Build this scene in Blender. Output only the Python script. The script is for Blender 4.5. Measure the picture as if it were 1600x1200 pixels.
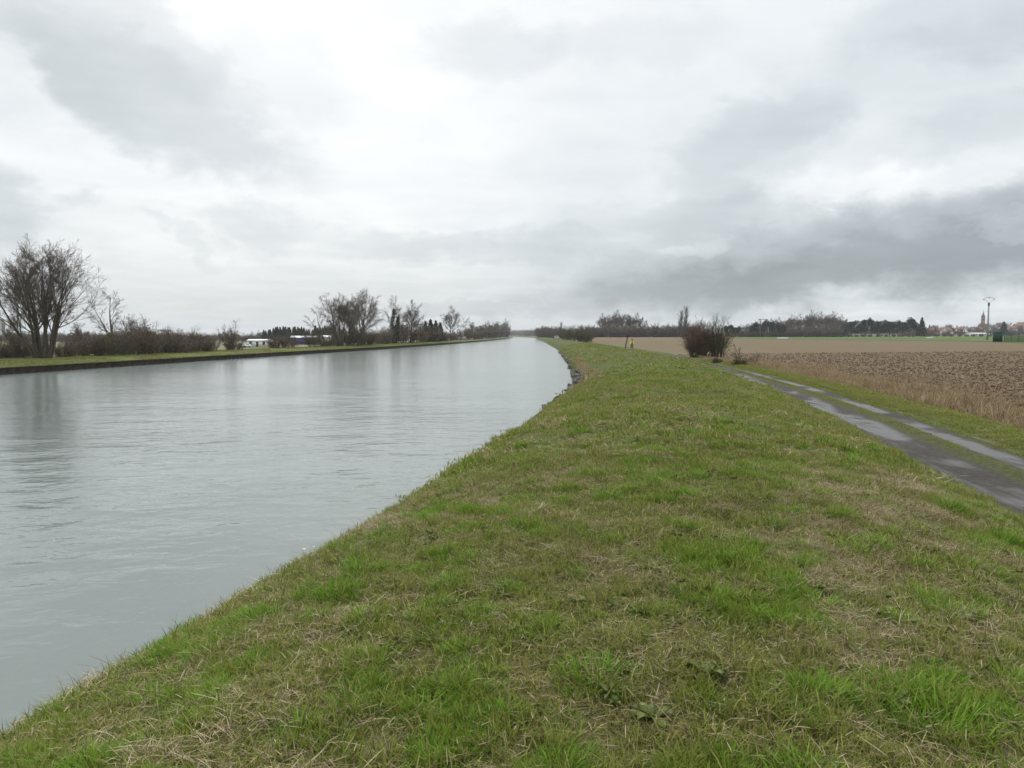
import bpy, math
import numpy as np
from math import radians, sin, cos, pi, atan2, sqrt

for o in list(bpy.data.objects):
    bpy.data.objects.remove(o)
S = bpy.context.scene
COL = S.collection

# ------------------------------------------------------------------ camera, sky, sun, exposure
EYE = 3.4            # metres above the water of the canal
F = 1142.0           # focal length in pixels of a 1600 px wide frame
HOR = 524.0          # row of the horizon
YAW = math.atan(35 / F)
PITCH = math.atan((600 - HOR) / F)
cd = bpy.data.cameras.new('camera')
cd.sensor_width = 36.0
cd.lens = 36.0 * F / 1600.0
cd.clip_start = 0.05
cd.clip_end = 9000
cam = bpy.data.objects.new('camera', cd)
COL.objects.link(cam)
cam.location = (0, 0, EYE)
cam.rotation_euler = (pi / 2 - PITCH, 0, YAW)
S.camera = cam

HAZE = 0.00014     # density of the air per metre
SUN_AZ, SUN_EL = radians(-22), radians(42)      # azimuth from +Y towards +X

S.view_settings.view_transform = 'Standard'
S.view_settings.look = 'None'
S.view_settings.gamma = 1
S.view_settings.exposure = 0.40
S.view_settings.use_curve_mapping = False
S.render.engine = 'CYCLES'
S.cycles.use_denoising = True
S.cycles.adaptive_threshold = 0.02
S.cycles.max_bounces = 6
S.cycles.diffuse_bounces = 2
S.cycles.glossy_bounces = 3
S.cycles.transmission_bounces = 3
S.cycles.transparent_max_bounces = 6
S.cycles.volume_bounces = 0
S.cycles.caustics_reflective = False
S.cycles.caustics_refractive = False


class NT:
    """small helper around a node tree"""
    def __init__(s, nt):
        s.nt = nt
        nt.nodes.clear()

    def n(s, t, **kw):
        x = s.nt.nodes.new(t)
        for k, v in kw.items():
            setattr(x, k, v)
        return x

    def set(s, sock, v):
        if hasattr(v, 'is_linked') or isinstance(v, bpy.types.NodeSocket):
            s.nt.links.new(v, sock)
        else:
            if sock.type == 'RGBA' and hasattr(v, '__len__') and len(v) == 3:
                v = (*v, 1)
            sock.default_value = v

    def m(s, op, a, b=0.0, c=0.0, clamp=False):
        x = s.n('ShaderNodeMath', operation=op)
        x.use_clamp = clamp
        for i, v in enumerate((a, b, c)):
            if op in ('SQRT', 'SINE', 'COSINE', 'ABSOLUTE', 'ARCSINE') and i > 0:
                break
            s.set(x.inputs[i], v)
        return x.outputs[0]

    def vm(s, op, a, b=(0, 0, 0), sc=None):
        x = s.n('ShaderNodeVectorMath', operation=op)
        s.set(x.inputs[0], a)
        if op == 'SCALE':
            s.set(x.inputs[3], sc)
        else:
            s.set(x.inputs[1], b)
        return x.outputs[0]

    def ss(s, v, a, b, lo=0.0, hi=1.0):
        x = s.n('ShaderNodeMapRange', interpolation_type='SMOOTHSTEP')
        for i, q in enumerate((v, a, b, lo, hi)):
            s.set(x.inputs[i], q)
        return x.outputs[0]

    def noise(s, vec, scale, detail=3, rough=0.55, dist=0.0, out=0):
        x = s.n('ShaderNodeTexNoise')
        if vec is not None:
            s.set(x.inputs['Vector'], vec)
        x.inputs['Scale'].default_value = scale
        x.inputs['Detail'].default_value = detail
        x.inputs['Roughness'].default_value = rough
        x.inputs['Distortion'].default_value = dist
        return x.outputs[out]

    def mix(s, f, a, b, mode='MIX'):
        x = s.n('ShaderNodeMix', data_type='RGBA', blend_type=mode)
        s.set(x.inputs[0], f)
        s.set(x.inputs[6], a)
        s.set(x.inputs[7], b)
        return x.outputs[2]

    def sep(s, v):
        x = s.n('ShaderNodeSeparateXYZ')
        s.set(x.inputs[0], v)
        return x.outputs

    def comb(s, a, b, c):
        x = s.n('ShaderNodeCombineXYZ')
        for i, q in enumerate((a, b, c)):
            s.set(x.inputs[i], q)
        return x.outputs[0]

    def scale(s, v, sc):
        return s.vm('MULTIPLY', v, sc)


def az_el(px, py):
    """direction of a sky feature as azimuth / elevation in degrees"""
    x, y, z = (px - 800) / F, (600 - py) / F, 1.0
    fy, fz = z * cos(PITCH) + y * sin(PITCH), -z * sin(PITCH) + y * cos(PITCH)
    X, Y = x * cos(YAW) - fy * sin(YAW), x * sin(YAW) + fy * cos(YAW)
    return math.degrees(atan2(X, Y)), math.degrees(atan2(fz, sqrt(X * X + Y * Y)))


def build_sky():
    w = bpy.data.worlds.new('World')
    S.world = w
    w.use_nodes = True
    t = NT(w.node_tree)
    tc = t.n('ShaderNodeTexCoord').outputs['Generated']
    D = t.vm('NORMALIZE', tc)
    sky = t.n('ShaderNodeTexSky', sky_type='NISHITA')
    sky.sun_disc = False
    sky.sun_elevation = SUN_EL
    sky.sun_rotation = SUN_AZ
    sky.air_density = 1.0
    sky.dust_density = 3.0
    bg1 = t.n('ShaderNodeBackground')
    t.set(bg1.inputs[0], sky.outputs[0])
    bg1.inputs[1].default_value = 0.1
    # cloud sheet: noise laid on a flat layer high above the land, plus the large cloud banks
    x0, y0, z0 = t.sep(D)[0:3]
    zz = t.m('ADD', t.m('MAXIMUM', z0, 0.0), 0.10)
    plane = t.comb(t.m('DIVIDE', x0, zz), t.m('DIVIDE', y0, zz), 0.0)
    n_big = t.noise(plane, 0.75, 5, 0.52, 0.35)
    n_fine = t.noise(t.vm('ADD', plane, (7.3, 2.1, 0)), 2.2, 6, 0.55, 0.3)
    wn = t.noise(t.scale(D, (5, 5, 9)), 1.0, 6, 0.6, 0.2, out=1)
    wv = t.vm('SUBTRACT', wn, (0.5, 0.5, 0.5))
    wx, wy, wz = t.sep(wv)[0:3]
    az = t.m('MULTIPLY', t.m('ARCTAN2', x0, y0), 57.2958)
    el = t.m('MULTIPLY', t.m('ARCSINE', z0), 57.2958)
    wn2 = t.noise(t.scale(D, (15, 15, 24)), 1.0, 5, 0.6, 0.3, out=1)
    vx, vy, vz = t.sep(t.vm('SUBTRACT', wn2, (0.5, 0.5, 0.5)))[0:3]
    a = t.m('ADD', az, t.m('ADD', t.m('MULTIPLY', wx, 9.0), t.m('MULTIPLY', vx, 6.5)))
    e = t.m('ADD', el, t.m('ADD', t.m('MULTIPLY', wy, 5.0), t.m('MULTIPLY', vy, 4.2)))
    # brightness rises from the horizon to the zenith like overcast, with the part above the frame raised to light the land
    b = t.ss(el, -2.0, 9.0, 0.59, 0.70)
    b = t.m('ADD', b, t.ss(el, 6.0, 24.0, 0.0, 0.06))
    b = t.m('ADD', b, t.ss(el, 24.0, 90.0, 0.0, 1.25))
    b = t.m('MULTIPLY', b, t.m('ADD', 0.89, t.m('MULTIPLY', n_big, 0.22)))
    b = t.m('MULTIPLY', b, t.m('ADD', 0.86, t.m('MULTIPLY', n_fine, 0.26)))
    # large banks: px, py, half width, half height, tilt, factor, softness
    banks = [
        (120, 40, 300, 75, -30, 0.84, 2), (230, 165, 150, 60, -25, 0.87, 2), (420, 105, 100, 55, -10, 0.92, 1), (60, 130, 120, 60, -20, 0.94, 1),
        (0, 318, 60, 45, 0, 0.78, 1), (385, 355, 85, 26, -10, 0.87, 1), (270, 370, 60, 13, -25, 0.90, 1), (450, 300, 260, 110, 0, 1.03, 1), (560, 150, 260, 130, 0, 1.03, 1),
        (740, 388, 190, 20, 0, 0.88, 1), (1330, 150, 520, 240, -12, 0.95, 1), (790, 85, 110, 40, 0, 0.89, 1), (980, 60, 120, 30, 0, 0.93, 1),
        (1170, 235, 120, 62, 20, 0.84, 1), (1600, 0, 180, 50, 0, 0.86, 1), (1420, 110, 200, 40, 5, 0.92, 1), (1480, 200, 160, 30, 8, 0.90, 1),
        (1500, 386, 460, 62, 5, 0.62, 1), (1270, 426, 340, 30, 5, 0.78, 1), (1020, 385, 200, 60, 0, 0.88, 1), (1130, 335, 120, 30, 0, 0.90, 1),
        (800, 490, 260, 10, 0, 0.90, 1), (620, 455, 420, 50, 0, 0.97, 1),
        (1320, 258, 110, 44, 5, 1.10, 2), (1480, 290, 130, 30, 0, 1.06, 1), (1570, 368, 60, 9, 4, 1.18, 1), (1080, 376, 50, 14, 0, 1.10, 0), (1450, 482, 330, 22, 2, 1.12, 1),
    ]
    for px, py, hw, hh, tilt, k, soft in banks:
        a0, e0 = az_el(px, py)
        sx, sy = hw / F * 57.3 * 1.25, hh / F * 57.3 * 1.25
        dx, dy = t.m('SUBTRACT', a, a0), t.m('SUBTRACT', e, e0)
        c, s_ = cos(radians(tilt)), sin(radians(tilt))
        u = t.m('MULTIPLY_ADD', dx, c / sx, t.m('MULTIPLY', dy, s_ / sx))
        v = t.m('MULTIPLY_ADD', dx, -s_ / sy, t.m('MULTIPLY', dy, c / sy))
        q = t.m('ADD', t.m('MULTIPLY', u, u), t.m('MULTIPLY', v, v))
        b = t.m('MULTIPLY', b, t.ss(q, (0.55, 0.10, 0.35)[soft], (1.0, 1.30, 1.12)[soft], k, 1.0))
    tint = t.n('ShaderNodeValToRGB')
    cr = tint.color_ramp
    cr.elements[0].position = 0.21
    cr.elements[0].color = (0.80, 0.92, 1.0, 1)
    cr.elements[1].position = 0.77
    cr.elements[1].color = (0.955, 0.985, 1.0, 1)
    cr.elements.new(0.5).color = (0.865, 0.95, 1.0, 1)
    t.set(tint.inputs[0], b)
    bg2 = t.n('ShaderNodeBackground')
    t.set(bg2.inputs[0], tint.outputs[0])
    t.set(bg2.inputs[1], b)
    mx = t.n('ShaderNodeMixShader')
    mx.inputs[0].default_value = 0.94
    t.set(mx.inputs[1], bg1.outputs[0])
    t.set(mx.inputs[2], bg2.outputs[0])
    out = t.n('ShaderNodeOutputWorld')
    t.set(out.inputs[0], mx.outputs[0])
    w.cycles.sampling_method = 'MANUAL'
    w.cycles.sample_map_resolution = 512


build_sky()
sl = bpy.data.lights.new('sun', 'SUN')
sl.energy = 1.5
sl.angle = radians(16)
sl.color = (1.0, 0.96, 0.9)
so = bpy.data.objects.new('sun', sl)
COL.objects.link(so)
so.location = (-20, 40, 60)
so.rotation_euler = (pi / 2 - SUN_EL, 0, pi - SUN_AZ)

# ------------------------------------------------------------------ helpers
FWD = np.array([-sin(YAW), cos(YAW)])
RGT = np.array([cos(YAW), sin(YAW)])


def pos(px, d):
    """ground plan point seen in column px at depth d metres"""
    return FWD * d + RGT * ((px - 800) / (F * 1.0022) * d)


def hz(py, d):
    """height at depth d that stands in row py"""
    return EYE + (HOR - py) / F * d


def mesh_np(name, v, faces, mats=(), smooth=False, midx=None):
    """faces: list of int arrays (n,k)"""
    me = bpy.data.meshes.new(name)
    v = np.asarray(v, dtype=np.float32).reshape(-1, 3)
    if not isinstance(faces, list):
        faces = [faces]
    faces = [np.asarray(f, dtype=np.int32) for f in faces if len(f)]
    me.vertices.add(len(v))
    me.vertices.foreach_set('co', v.ravel())
    tot = sum(f.size for f in faces)
    npoly = sum(len(f) for f in faces)
    me.loops.add(tot)
    me.loops.foreach_set('vertex_index', np.concatenate([f.ravel() for f in faces]))
    ls, c = [], 0
    for f in faces:
        ls.append(np.arange(len(f), dtype=np.int32) * f.shape[1] + c)
        c += f.size
    me.polygons.add(npoly)
    me.polygons.foreach_set('loop_start', np.concatenate(ls))
    if smooth:
        me.polygons.foreach_set('use_smooth', np.ones(npoly, dtype=bool))
    if midx is not None:
        me.polygons.foreach_set('material_index', np.asarray(midx, dtype=np.int32))
    me.update(calc_edges=True)
    for m in mats:
        me.materials.append(m)
    return me


def link(name, me, parent=None, loc=None, rz=0.0, scale=None):
    o = bpy.data.objects.new(name, me)
    COL.objects.link(o)
    if parent is not None:
        o.parent = parent
    if loc is not None:
        o.location = loc
    if rz:
        o.rotation_euler = (0, 0, rz)
    if scale is not None:
        o.scale = scale if hasattr(scale, '__len__') else (scale,) * 3
    return o


def tag(o, label=None, cat=None, group=None, kind=None):
    for k, v in (('label', label), ('category', cat), ('group', group), ('kind', kind)):
        if v:
            o[k] = v
    return o


def thing(name, label, cat, loc, rz=0.0, scale=None, group=None):
    return tag(link(name, None, None, loc, rz, scale), label, cat, group)


class MB:
    """collects boxes, prisms and tubes for ONE mesh"""
    def __init__(s):
        s.v, s.f4, s.f3, s.n = [], [], [], 0

    def add(s, v, f4=(), f3=()):
        v = np.asarray(v, float).reshape(-1, 3)
        if len(f4):
            s.f4.append(np.asarray(f4) + s.n)
        if len(f3):
            s.f3.append(np.asarray(f3) + s.n)
        s.v.append(v)
        s.n += len(v)
        return s

    def box(s, c, d, rz=0.0, taper=1.0):
        x, y, z = np.array(d) / 2.0
        p = np.array([[-x, -y, -z], [x, -y, -z], [x, y, -z], [-x, y, -z],
                      [-x * taper, -y * taper, z], [x * taper, -y * taper, z], [x * taper, y * taper, z], [-x * taper, y * taper, z]])
        if rz:
            c_, s_ = cos(rz), sin(rz)
            p[:, :2] = p[:, :2] @ np.array([[c_, s_], [-s_, c_]])
        return s.add(p + np.array(c), [[0, 3, 2, 1], [4, 5, 6, 7], [0, 1, 5, 4], [1, 2, 6, 5], [2, 3, 7, 6], [3, 0, 4, 7]])

    def tube(s, pts, rad, sides=8, cap=True):
        pts = np.asarray(pts, float)
        v, f = tube_arrays(pts[None], np.broadcast_to(np.asarray(rad, float), (len(pts),))[None], sides)
        f3 = []
        k = len(pts)
        if cap:
            v = np.concatenate([v, pts[:1], pts[-1:]])
            b = k * sides
            for i in range(sides):
                j = (i + 1) % sides
                f3 += [[b, j, i], [b + 1, (k - 1) * sides + i, (k - 1) * sides + j]]
        return s.add(v, f, f3)

    def mesh(s, name, mats, smooth=False):
        fs = []
        if s.f4:
            fs.append(np.concatenate(s.f4))
        if s.f3:
            fs.append(np.concatenate(s.f3))
        return mesh_np(name, np.concatenate(s.v), fs, [mats] if not isinstance(mats, (list, tuple)) else mats, smooth)

    def build(s, name, mats, parent=None, loc=None, rz=0.0, smooth=False):
        return link(name, s.mesh(name, mats, smooth), parent, loc, rz)


def tube_arrays(P, R, sides):
    """P (n,k,3) polylines, R (n,k) radii -> vertices, quads"""
    n, k, _ = P.shape
    T = np.empty_like(P)
    T[:, 1:-1] = P[:, 2:] - P[:, :-2]
    T[:, 0] = P[:, 1] - P[:, 0]
    T[:, -1] = P[:, -1] - P[:, -2]
    T /= np.linalg.norm(T, axis=2, keepdims=True) + 1e-9
    main = P[:, -1] - P[:, 0]
    main /= np.linalg.norm(main, axis=1, keepdims=True) + 1e-9
    ref = np.where(np.abs(main[:, 2:3]) > 0.8, np.array([[1.0, 0, 0]]), np.array([[0, 0, 1.0]]))
    A = np.cross(T, ref[:, None, :])
    A /= np.linalg.norm(A, axis=2, keepdims=True) + 1e-9
    B = np.cross(T, A)
    ang = np.arange(sides) * 2 * pi / sides
    V = (P[:, :, None, :] + R[:, :, None, None] * (A[:, :, None, :] * np.cos(ang)[None, None, :, None] + B[:, :, None, :] * np.sin(ang)[None, None, :, None]))
    base = (np.arange(n) * k * sides)[:, None, None]
    i = np.arange(k - 1)[None, :, None] * sides
    j = np.arange(sides)[None, None, :]
    j2 = (j + 1) % sides
    Fq = np.stack([base + i + j, base + i + sides + j, base + i + sides + j2, base + i + j2], axis=-1).reshape(-1, 4)
    return V.reshape(-1, 3), Fq


# value noise on the plane, used for relief and for scattering
_h = np.random.RandomState(11).rand(256, 256)


def vnoise(x, y):
    x = np.asarray(x, float)
    y = np.asarray(y, float)
    xi, yi = np.floor(x).astype(int), np.floor(y).astype(int)
    fx, fy = x - xi, y - yi
    fx, fy = fx * fx * (3 - 2 * fx), fy * fy * (3 - 2 * fy)
    g = lambda a, b: _h[a & 255, b & 255]
    return (g(xi, yi) * (1 - fx) + g(xi + 1, yi) * fx) * (1 - fy) + (g(xi, yi + 1) * (1 - fx) + g(xi + 1, yi + 1) * fx) * fy


def fbm(x, y, o=4, r=0.5):
    s, a, t = 0, 1, 0
    for i in range(o):
        s = s + a * vnoise(x * 2 ** i + 17.3 * i, y * 2 ** i + 5.1 * i)
        t += a
        a *= r
    return s / t


def sstep(x, a, b):
    q = np.clip((np.asarray(x, float) - a) / (b - a), 0, 1)
    return q * q * (3 - 2 * q)


# ------------------------------------------------------------------ materials
def principled(name, fn=None, color=(.5, .5, .5), rough=.9, spec=.3, metal=0.0, bump=None):
    m = bpy.data.materials.new(name)
    m.use_nodes = True
    t = NT(m.node_tree)
    p = t.n('ShaderNodeBsdfPrincipled')
    t.set(p.inputs['Base Color'], color)
    p.inputs['Roughness'].default_value = rough
    p.inputs['Specular IOR Level'].default_value = spec
    p.inputs['Metallic'].default_value = metal
    out = t.n('ShaderNodeOutputMaterial')
    t.set(out.inputs[0], p.outputs[0])
    if fn:
        fn(t, p)
    return m


def wpos(t):
    return t.n('ShaderNodeNewGeometry').outputs['Position']


def ramp(t, f, cols):
    x = t.n('ShaderNodeValToRGB')
    e = x.color_ramp.elements
    while len(e) < len(cols):
        e.new(0.5)
    for i, (p, c) in enumerate(cols):
        e[i].position = p
        e[i].color = (*c, 1)
    t.set(x.inputs[0], f)
    return x.outputs[0]


def bumpn(t, h, strength=1.0, dist=1.0):
    b = t.n('ShaderNodeBump')
    b.inputs['Strength'].default_value = strength
    b.inputs['Distance'].default_value = dist
    t.set(b.inputs['Height'], h)
    return b.outputs[0]


def mottled(name, c1, c2, scale=3.0, rough=.9, c3=None, bump=0.0, spec=.3, detail=6):
    def fn(t, p):
        P = wpos(t)
        n = t.noise(P, scale, detail, 0.6)
        cols = [(0.3, c1), (0.7, c2)] if c3 is None else [(0.3, c1), (0.5, c2), (0.7, c3)]
        t.set(p.inputs['Base Color'], ramp(t, n, cols))
        if bump:
            t.set(p.inputs['Normal'], bumpn(t, t.noise(P, scale * 2.5, 5, 0.6), 1.0, bump))
    return principled(name, fn, rough=rough, spec=spec)


def foliage(name, cols, patch=None, trans=0.25, attr='bv', rough=.6):
    """thin leaf or blade: colour by a random value stored per blade, large soft patches by place"""
    m = bpy.data.materials.new(name)
    m.use_nodes = True
    t = NT(m.node_tree)
    at = t.n('ShaderNodeAttribute', attribute_name=attr)
    P = wpos(t)
    f = at.outputs['Fac']
    nz = t.noise(t.scale(P, (1, 1, 0.2)), 0.7, 4, 0.6)
    f2 = t.m('ADD', f, t.m('MULTIPLY', t.m('SUBTRACT', nz, 0.5), 0.6))
    c = ramp(t, f2, cols)
    if patch:
        nz2 = t.noise(t.scale(P, (1, 1, 0.1)), 0.28, 3, 0.6)
        c = t.mix(t.ss(nz2, 0.42, 0.66), c, t.mix(0.7, c, patch))
    p = t.n('ShaderNodeBsdfPrincipled')
    t.set(p.inputs['Base Color'], c)
    p.inputs['Roughness'].default_value = rough
    p.inputs['Specular IOR Level'].default_value = 0.12
    tr = t.n('ShaderNodeBsdfTranslucent')
    t.set(tr.inputs[0], c)
    mx = t.n('ShaderNodeMixShader')
    mx.inputs[0].default_value = trans
    t.set(mx.inputs[1], p.outputs[0])
    t.set(mx.inputs[2], tr.outputs[0])
    out = t.n('ShaderNodeOutputMaterial')
    t.set(out.inputs[0], mx.outputs[0])
    return m


M = {}
M['blade'] = foliage('grass_blade', [(0.05, (.080, .106, .014)), (0.35, (.168, .208, .028)), (0.6, (.240, .265, .050)), (0.85, (.32, .31, .11)), (1.0, (.36, .31, .16))], patch=(.20, .205, .05))
M['lush'] = foliage('lush_blade', [(0.1, (.074, .152, .010)), (0.5, (.128, .245, .017)), (0.9, (.195, .305, .036))])
M['straw'] = foliage('straw_blade', [(0.1, (.12, .088, .046)), (0.45, (.24, .185, .105)), (0.75, (.33, .27, .16)), (1.0, (.44, .37, .24))], trans=.15)
M['reed'] = foliage('reed_blade', [(0.1, (.12, .078, .045)), (0.45, (.28, .205, .115)), (0.75, (.40, .31, .18)), (1.0, (.54, .45, .29))], trans=.15)
M['weed'] = foliage('weed_leaf', [(0.1, (.075, .10, .025)), (0.5, (.13, .165, .045)), (0.9, (.22, .23, .09))], trans=.2, rough=.45)
M['stubble'] = foliage('stubble_blade', [(0.1, (.16, .12, .07)), (0.5, (.30, .24, .15)), (0.9, (.42, .36, .24))], trans=.1)


def _bank(t, p):
    P = wpos(t)
    n1 = t.noise(P, 0.45, 4, .6)
    n2 = t.noise(P, 7.0, 6, .65)
    n3 = t.noise(P, 45.0, 4, .6)
    green = ramp(t, t.m('ADD', t.m('MULTIPLY', n2, .6), t.m('MULTIPLY', n3, .4)), [(.3, (.022, .028, .010)), (.5, (.062, .082, .020)), (.72, (.125, .145, .042))])
    dry = ramp(t, t.m('ADD', t.m('MULTIPLY', n2, .5), t.m('MULTIPLY', n3, .5)), [(.3, (.045, .034, .022)), (.5, (.13, .105, .06)), (.75, (.27, .22, .13))])
    c = t.mix(t.ss(n1, .52, .72), green, dry)
    t.set(p.inputs['Base Color'], c)
    t.set(p.inputs['Normal'], bumpn(t, t.m('ADD', t.m('MULTIPLY', n2, .06), t.m('MULTIPLY', n3, .02)), .8, 1.0))


M['bank'] = principled('bank_turf', _bank, rough=.95, spec=.1)


def _lawn(t, p):
    P = wpos(t)
    n1 = t.noise(t.scale(P, (1, .35, 1)), .25, 4, .6)
    n2 = t.noise(P, 2.2, 6, .65)
    c = ramp(t, t.m('ADD', t.m('MULTIPLY', n1, .55), t.m('MULTIPLY', n2, .45)), [(.32, (.050, .066, .016)), (.5, (.085, .105, .024)), (.68, (.125, .135, .042))])
    t.set(p.inputs['Base Color'], c)
    t.set(p.inputs['Normal'], bumpn(t, n2, .7, .1))


M['lawn'] = principled('far_bank_lawn', _lawn, rough=.95, spec=.1)


def _pitch(t, p):
    P = wpos(t)
    n1 = t.noise(t.scale(P, (.3, 1, 1)), .05, 4, .6)
    n2 = t.noise(P, .8, 6, .65)
    t.set(p.inputs['Base Color'], ramp(t, t.m('ADD', t.m('MULTIPLY', n1, .6), t.m('MULTIPLY', n2, .4)), [(.35, (.055, .092, .020)), (.6, (.085, .125, .032))]))


M['pitch'] = principled('pitch_turf', _pitch, rough=.95, spec=.1)


def _plough(t, p):
    P = wpos(t)
    n1 = t.noise(P, .12, 4, .6)
    n2 = t.noise(P, 4.0, 6, .7)
    n3 = t.noise(P, 22.0, 3, .6)
    f = t.m('ADD', t.m('MULTIPLY', n2, .65), t.m('MULTIPLY', n3, .35))
    c = ramp(t, f, [(.30, (.088, .059, .037)), (.5, (.115, .079, .050)), (.70, (.142, .101, .066)), (.82, (.22, .17, .11))])
    c2 = ramp(t, f, [(.30, (.088, .061, .036)), (.5, (.122, .087, .053)), (.7, (.160, .117, .075))])
    t.set(p.inputs['Base Color'], t.mix(t.ss(n1, .4, .65), c, c2))
    t.set(p.inputs['Normal'], bumpn(t, t.m('MULTIPLY', n2, .045), .8, 1.0))


M['plough'] = principled('ploughed_soil', _plough, rough=.95, spec=.15)


def _stub(t, p):
    P = wpos(t)
    n1 = t.noise(t.scale(P, (.18, 1, 1)), .12, 6, .65)
    n2 = t.noise(t.scale(P, (.5, 1, 1)), 1.2, 5, .65)
    c = ramp(t, t.m('ADD', t.m('MULTIPLY', n1, .5), t.m('MULTIPLY', n2, .5)), [(.36, (.090, .067, .041)), (.46, (.145, .108, .067)), (.54, (.118, .097, .053)), (.64, (.185, .145, .096))])
    t.set(p.inputs['Base Color'], c)
    t.set(p.inputs['Normal'], bumpn(t, n2, .6, .15))


M['stub'] = principled('stubble_soil', _stub, rough=.95, spec=.1)
M['rough'] = mottled('rough_pasture', (.07, .078, .03), (.13, .12, .055), .35, c3=(.10, .10, .04))


def _path(t, p):
    P = wpos(t)
    uv = t.n('ShaderNodeUVMap').outputs[0]
    u, v, _ = t.sep(uv)[0:3]
    n1 = t.noise(t.scale(P, (1, .5, 1)), 1.1, 5, .6)
    n2 = t.noise(P, 9.0, 6, .65)
    n3 = t.noise(P, 60.0, 3, .6)
    uw = t.m('ADD', u, t.m('MULTIPLY', t.m('SUBTRACT', n1, .5), .10))
    d1 = t.m('ABSOLUTE', t.m('SUBTRACT', uw, .30))
    d2 = t.m('ABSOLUTE', t.m('SUBTRACT', uw, .80))
    w1 = t.ss(d1, .08, .24, 1, 0)
    w2 = t.ss(d2, .05, .15, 1, 0)
    rut = t.m('MAXIMUM', w1, w2)
    wet = t.m('MULTIPLY', rut, t.ss(t.noise(t.scale(P, (.8, .22, 1)), .8, 5, .6), .34, .60))
    mud = ramp(t, t.m('ADD', t.m('MULTIPLY', n2, .6), t.m('MULTIPLY', n3, .4)), [(.3, (.022, .019, .016)), (.5, (.045, .040, .035)), (.72, (.09, .081, .072))])
    edge = ramp(t, n2, [(.3, (.025, .028, .012)), (.5, (.05, .055, .02)), (.7, (.085, .09, .035))])
    c = t.mix(t.ss(rut, .15, .55), edge, mud)
    yy = t.sep(P)[1]
    far = t.ss(yy, 34, 62)
    c = t.mix(t.m('MULTIPLY', far, .6), c, edge)
    wet = t.m('MULTIPLY', wet, t.m('SUBTRACT', 1.0, t.m('MULTIPLY', far, .8)))
    c = t.mix(t.m('MULTIPLY', wet, .55), c, (.045, .042, .04))
    t.set(p.inputs['Base Color'], c)
    t.set(p.inputs['Roughness'], t.ss(wet, .1, .85, .85, .33))
    t.set(p.inputs['Specular IOR Level'], t.ss(wet, .1, .7, .14, .42))
    h = t.m('ADD', t.m('MULTIPLY', n2, .035), t.m('MULTIPLY', n3, .008))
    h = t.m('MULTIPLY', h, t.ss(wet, .2, .9, 1.0, .10))
    t.set(p.inputs['Normal'], bumpn(t, h, .8, 1.0))


M['path'] = principled('muddy_track', _path, rough=.8, spec=.5)


def _water(t, p):
    P = wpos(t)
    calm = t.ss(t.noise(t.scale(P, (.5, 1, 1)), .06, 3, .5), .34, .60, .45, 1.0)
    x, y, z = t.sep(P)[0:3]
    Q = t.comb(t.m('ADD', t.m('MULTIPLY', x, .62), t.m('MULTIPLY', y, .12)), t.m('ADD', y, t.m('MULTIPLY', x, -.16)), z)
    swell = t.noise(Q, .75, 2, .45, .3)
    rip = t.noise(Q, 2.8, 3, .5, .6)
    fine = t.noise(Q, 11.0, 3, .5, .4)
    h = t.m('ADD', t.m('MULTIPLY', swell, t.ss(y, 6, 30, .13, .07)), t.m('MULTIPLY', rip, .034))
    h = t.m('ADD', h, t.m('MULTIPLY', fine, .007))
    h = t.m('MULTIPLY', h, t.m('MULTIPLY', calm, t.ss(y, 15, 80, 1.0, .34)))
    t.set(p.inputs['Roughness'], t.ss(y, 8, 60, .07, .15))
    t.set(p.inputs['Normal'], bumpn(t, h, 1.0, 1.0))


M['water'] = principled('canal_water', _water, color=(.145, .170, .160), rough=.07, spec=.5)
for _n in M['water'].node_tree.nodes:
    if _n.type == 'BSDF_PRINCIPLED':
        _n.inputs['IOR'].default_value = 1.33

M['bark'] = mottled('grey_brown_bark', (.040, .032, .024), (.095, .078, .058), 2.5, c3=(.07, .062, .035))
M['twig'] = mottled('brown_twigs', (.070, .055, .042), (.15, .118, .088), .6)
M['twig_red'] = mottled('reddish_twigs', (.115, .074, .052), (.205, .135, .096), .8)
M['twig_olive'] = mottled('olive_twigs', (.075, .068, .040), (.14, .125, .072), .8)
M['twig_grey'] = mottled('grey_twigs', (.070, .060, .052), (.13, .115, .098), .6)
M['dead_leaf'] = foliage('dry_scrub_leaf', [(0.1, (.07, .050, .034)), (0.5, (.135, .10, .068)), (0.9, (.21, .16, .105))], trans=.1)
M['olive_leaf'] = foliage('olive_scrub_leaf', [(0.1, (.035, .036, .016)), (0.5, (.07, .068, .03)), (0.9, (.11, .105, .05))], trans=.1)
M['needle'] = foliage('conifer_needles', [(0.1, (.010, .018, .012)), (0.5, (.022, .036, .022)), (0.9, (.040, .056, .034))], trans=.05)
M['ivy'] = foliage('ivy_leaf', [(0.1, (.018, .026, .010)), (0.5, (.036, .046, .018)), (0.9, (.06, .07, .03))], trans=.1)
M['stone'] = mottled('bank_stone', (.035, .032, .027), (.10, .092, .078), 3.0, c3=(.10, .10, .06), bump=.05)
M['slab'] = mottled('concrete_slab', (.06, .055, .042), (.13, .12, .098), 2.0, c3=(.17, .165, .10), bump=.03)
M['pile'] = mottled('sheet_pile', (.018, .015, .012), (.050, .040, .030), 1.5, c3=(.032, .034, .018))
M['wood'] = mottled('weathered_wood', (.045, .032, .02), (.10, .072, .045), 5.0)
M['white'] = mottled('white_paint', (.68, .70, .68), (.80, .81, .79), .6, rough=.6)
M['cream'] = mottled('cream_render', (.52, .50, .44), (.66, .63, .56), .4)
M['brick'] = mottled('brick_wall', (.15, .095, .078), (.23, .155, .125), .8)
M['tile_red'] = mottled('red_roof_tile', (.13, .070, .055), (.20, .11, .085), .7)
M['slate'] = mottled('slate_roof', (.07, .072, .08), (.13, .132, .145), .7, rough=.6)
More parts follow.
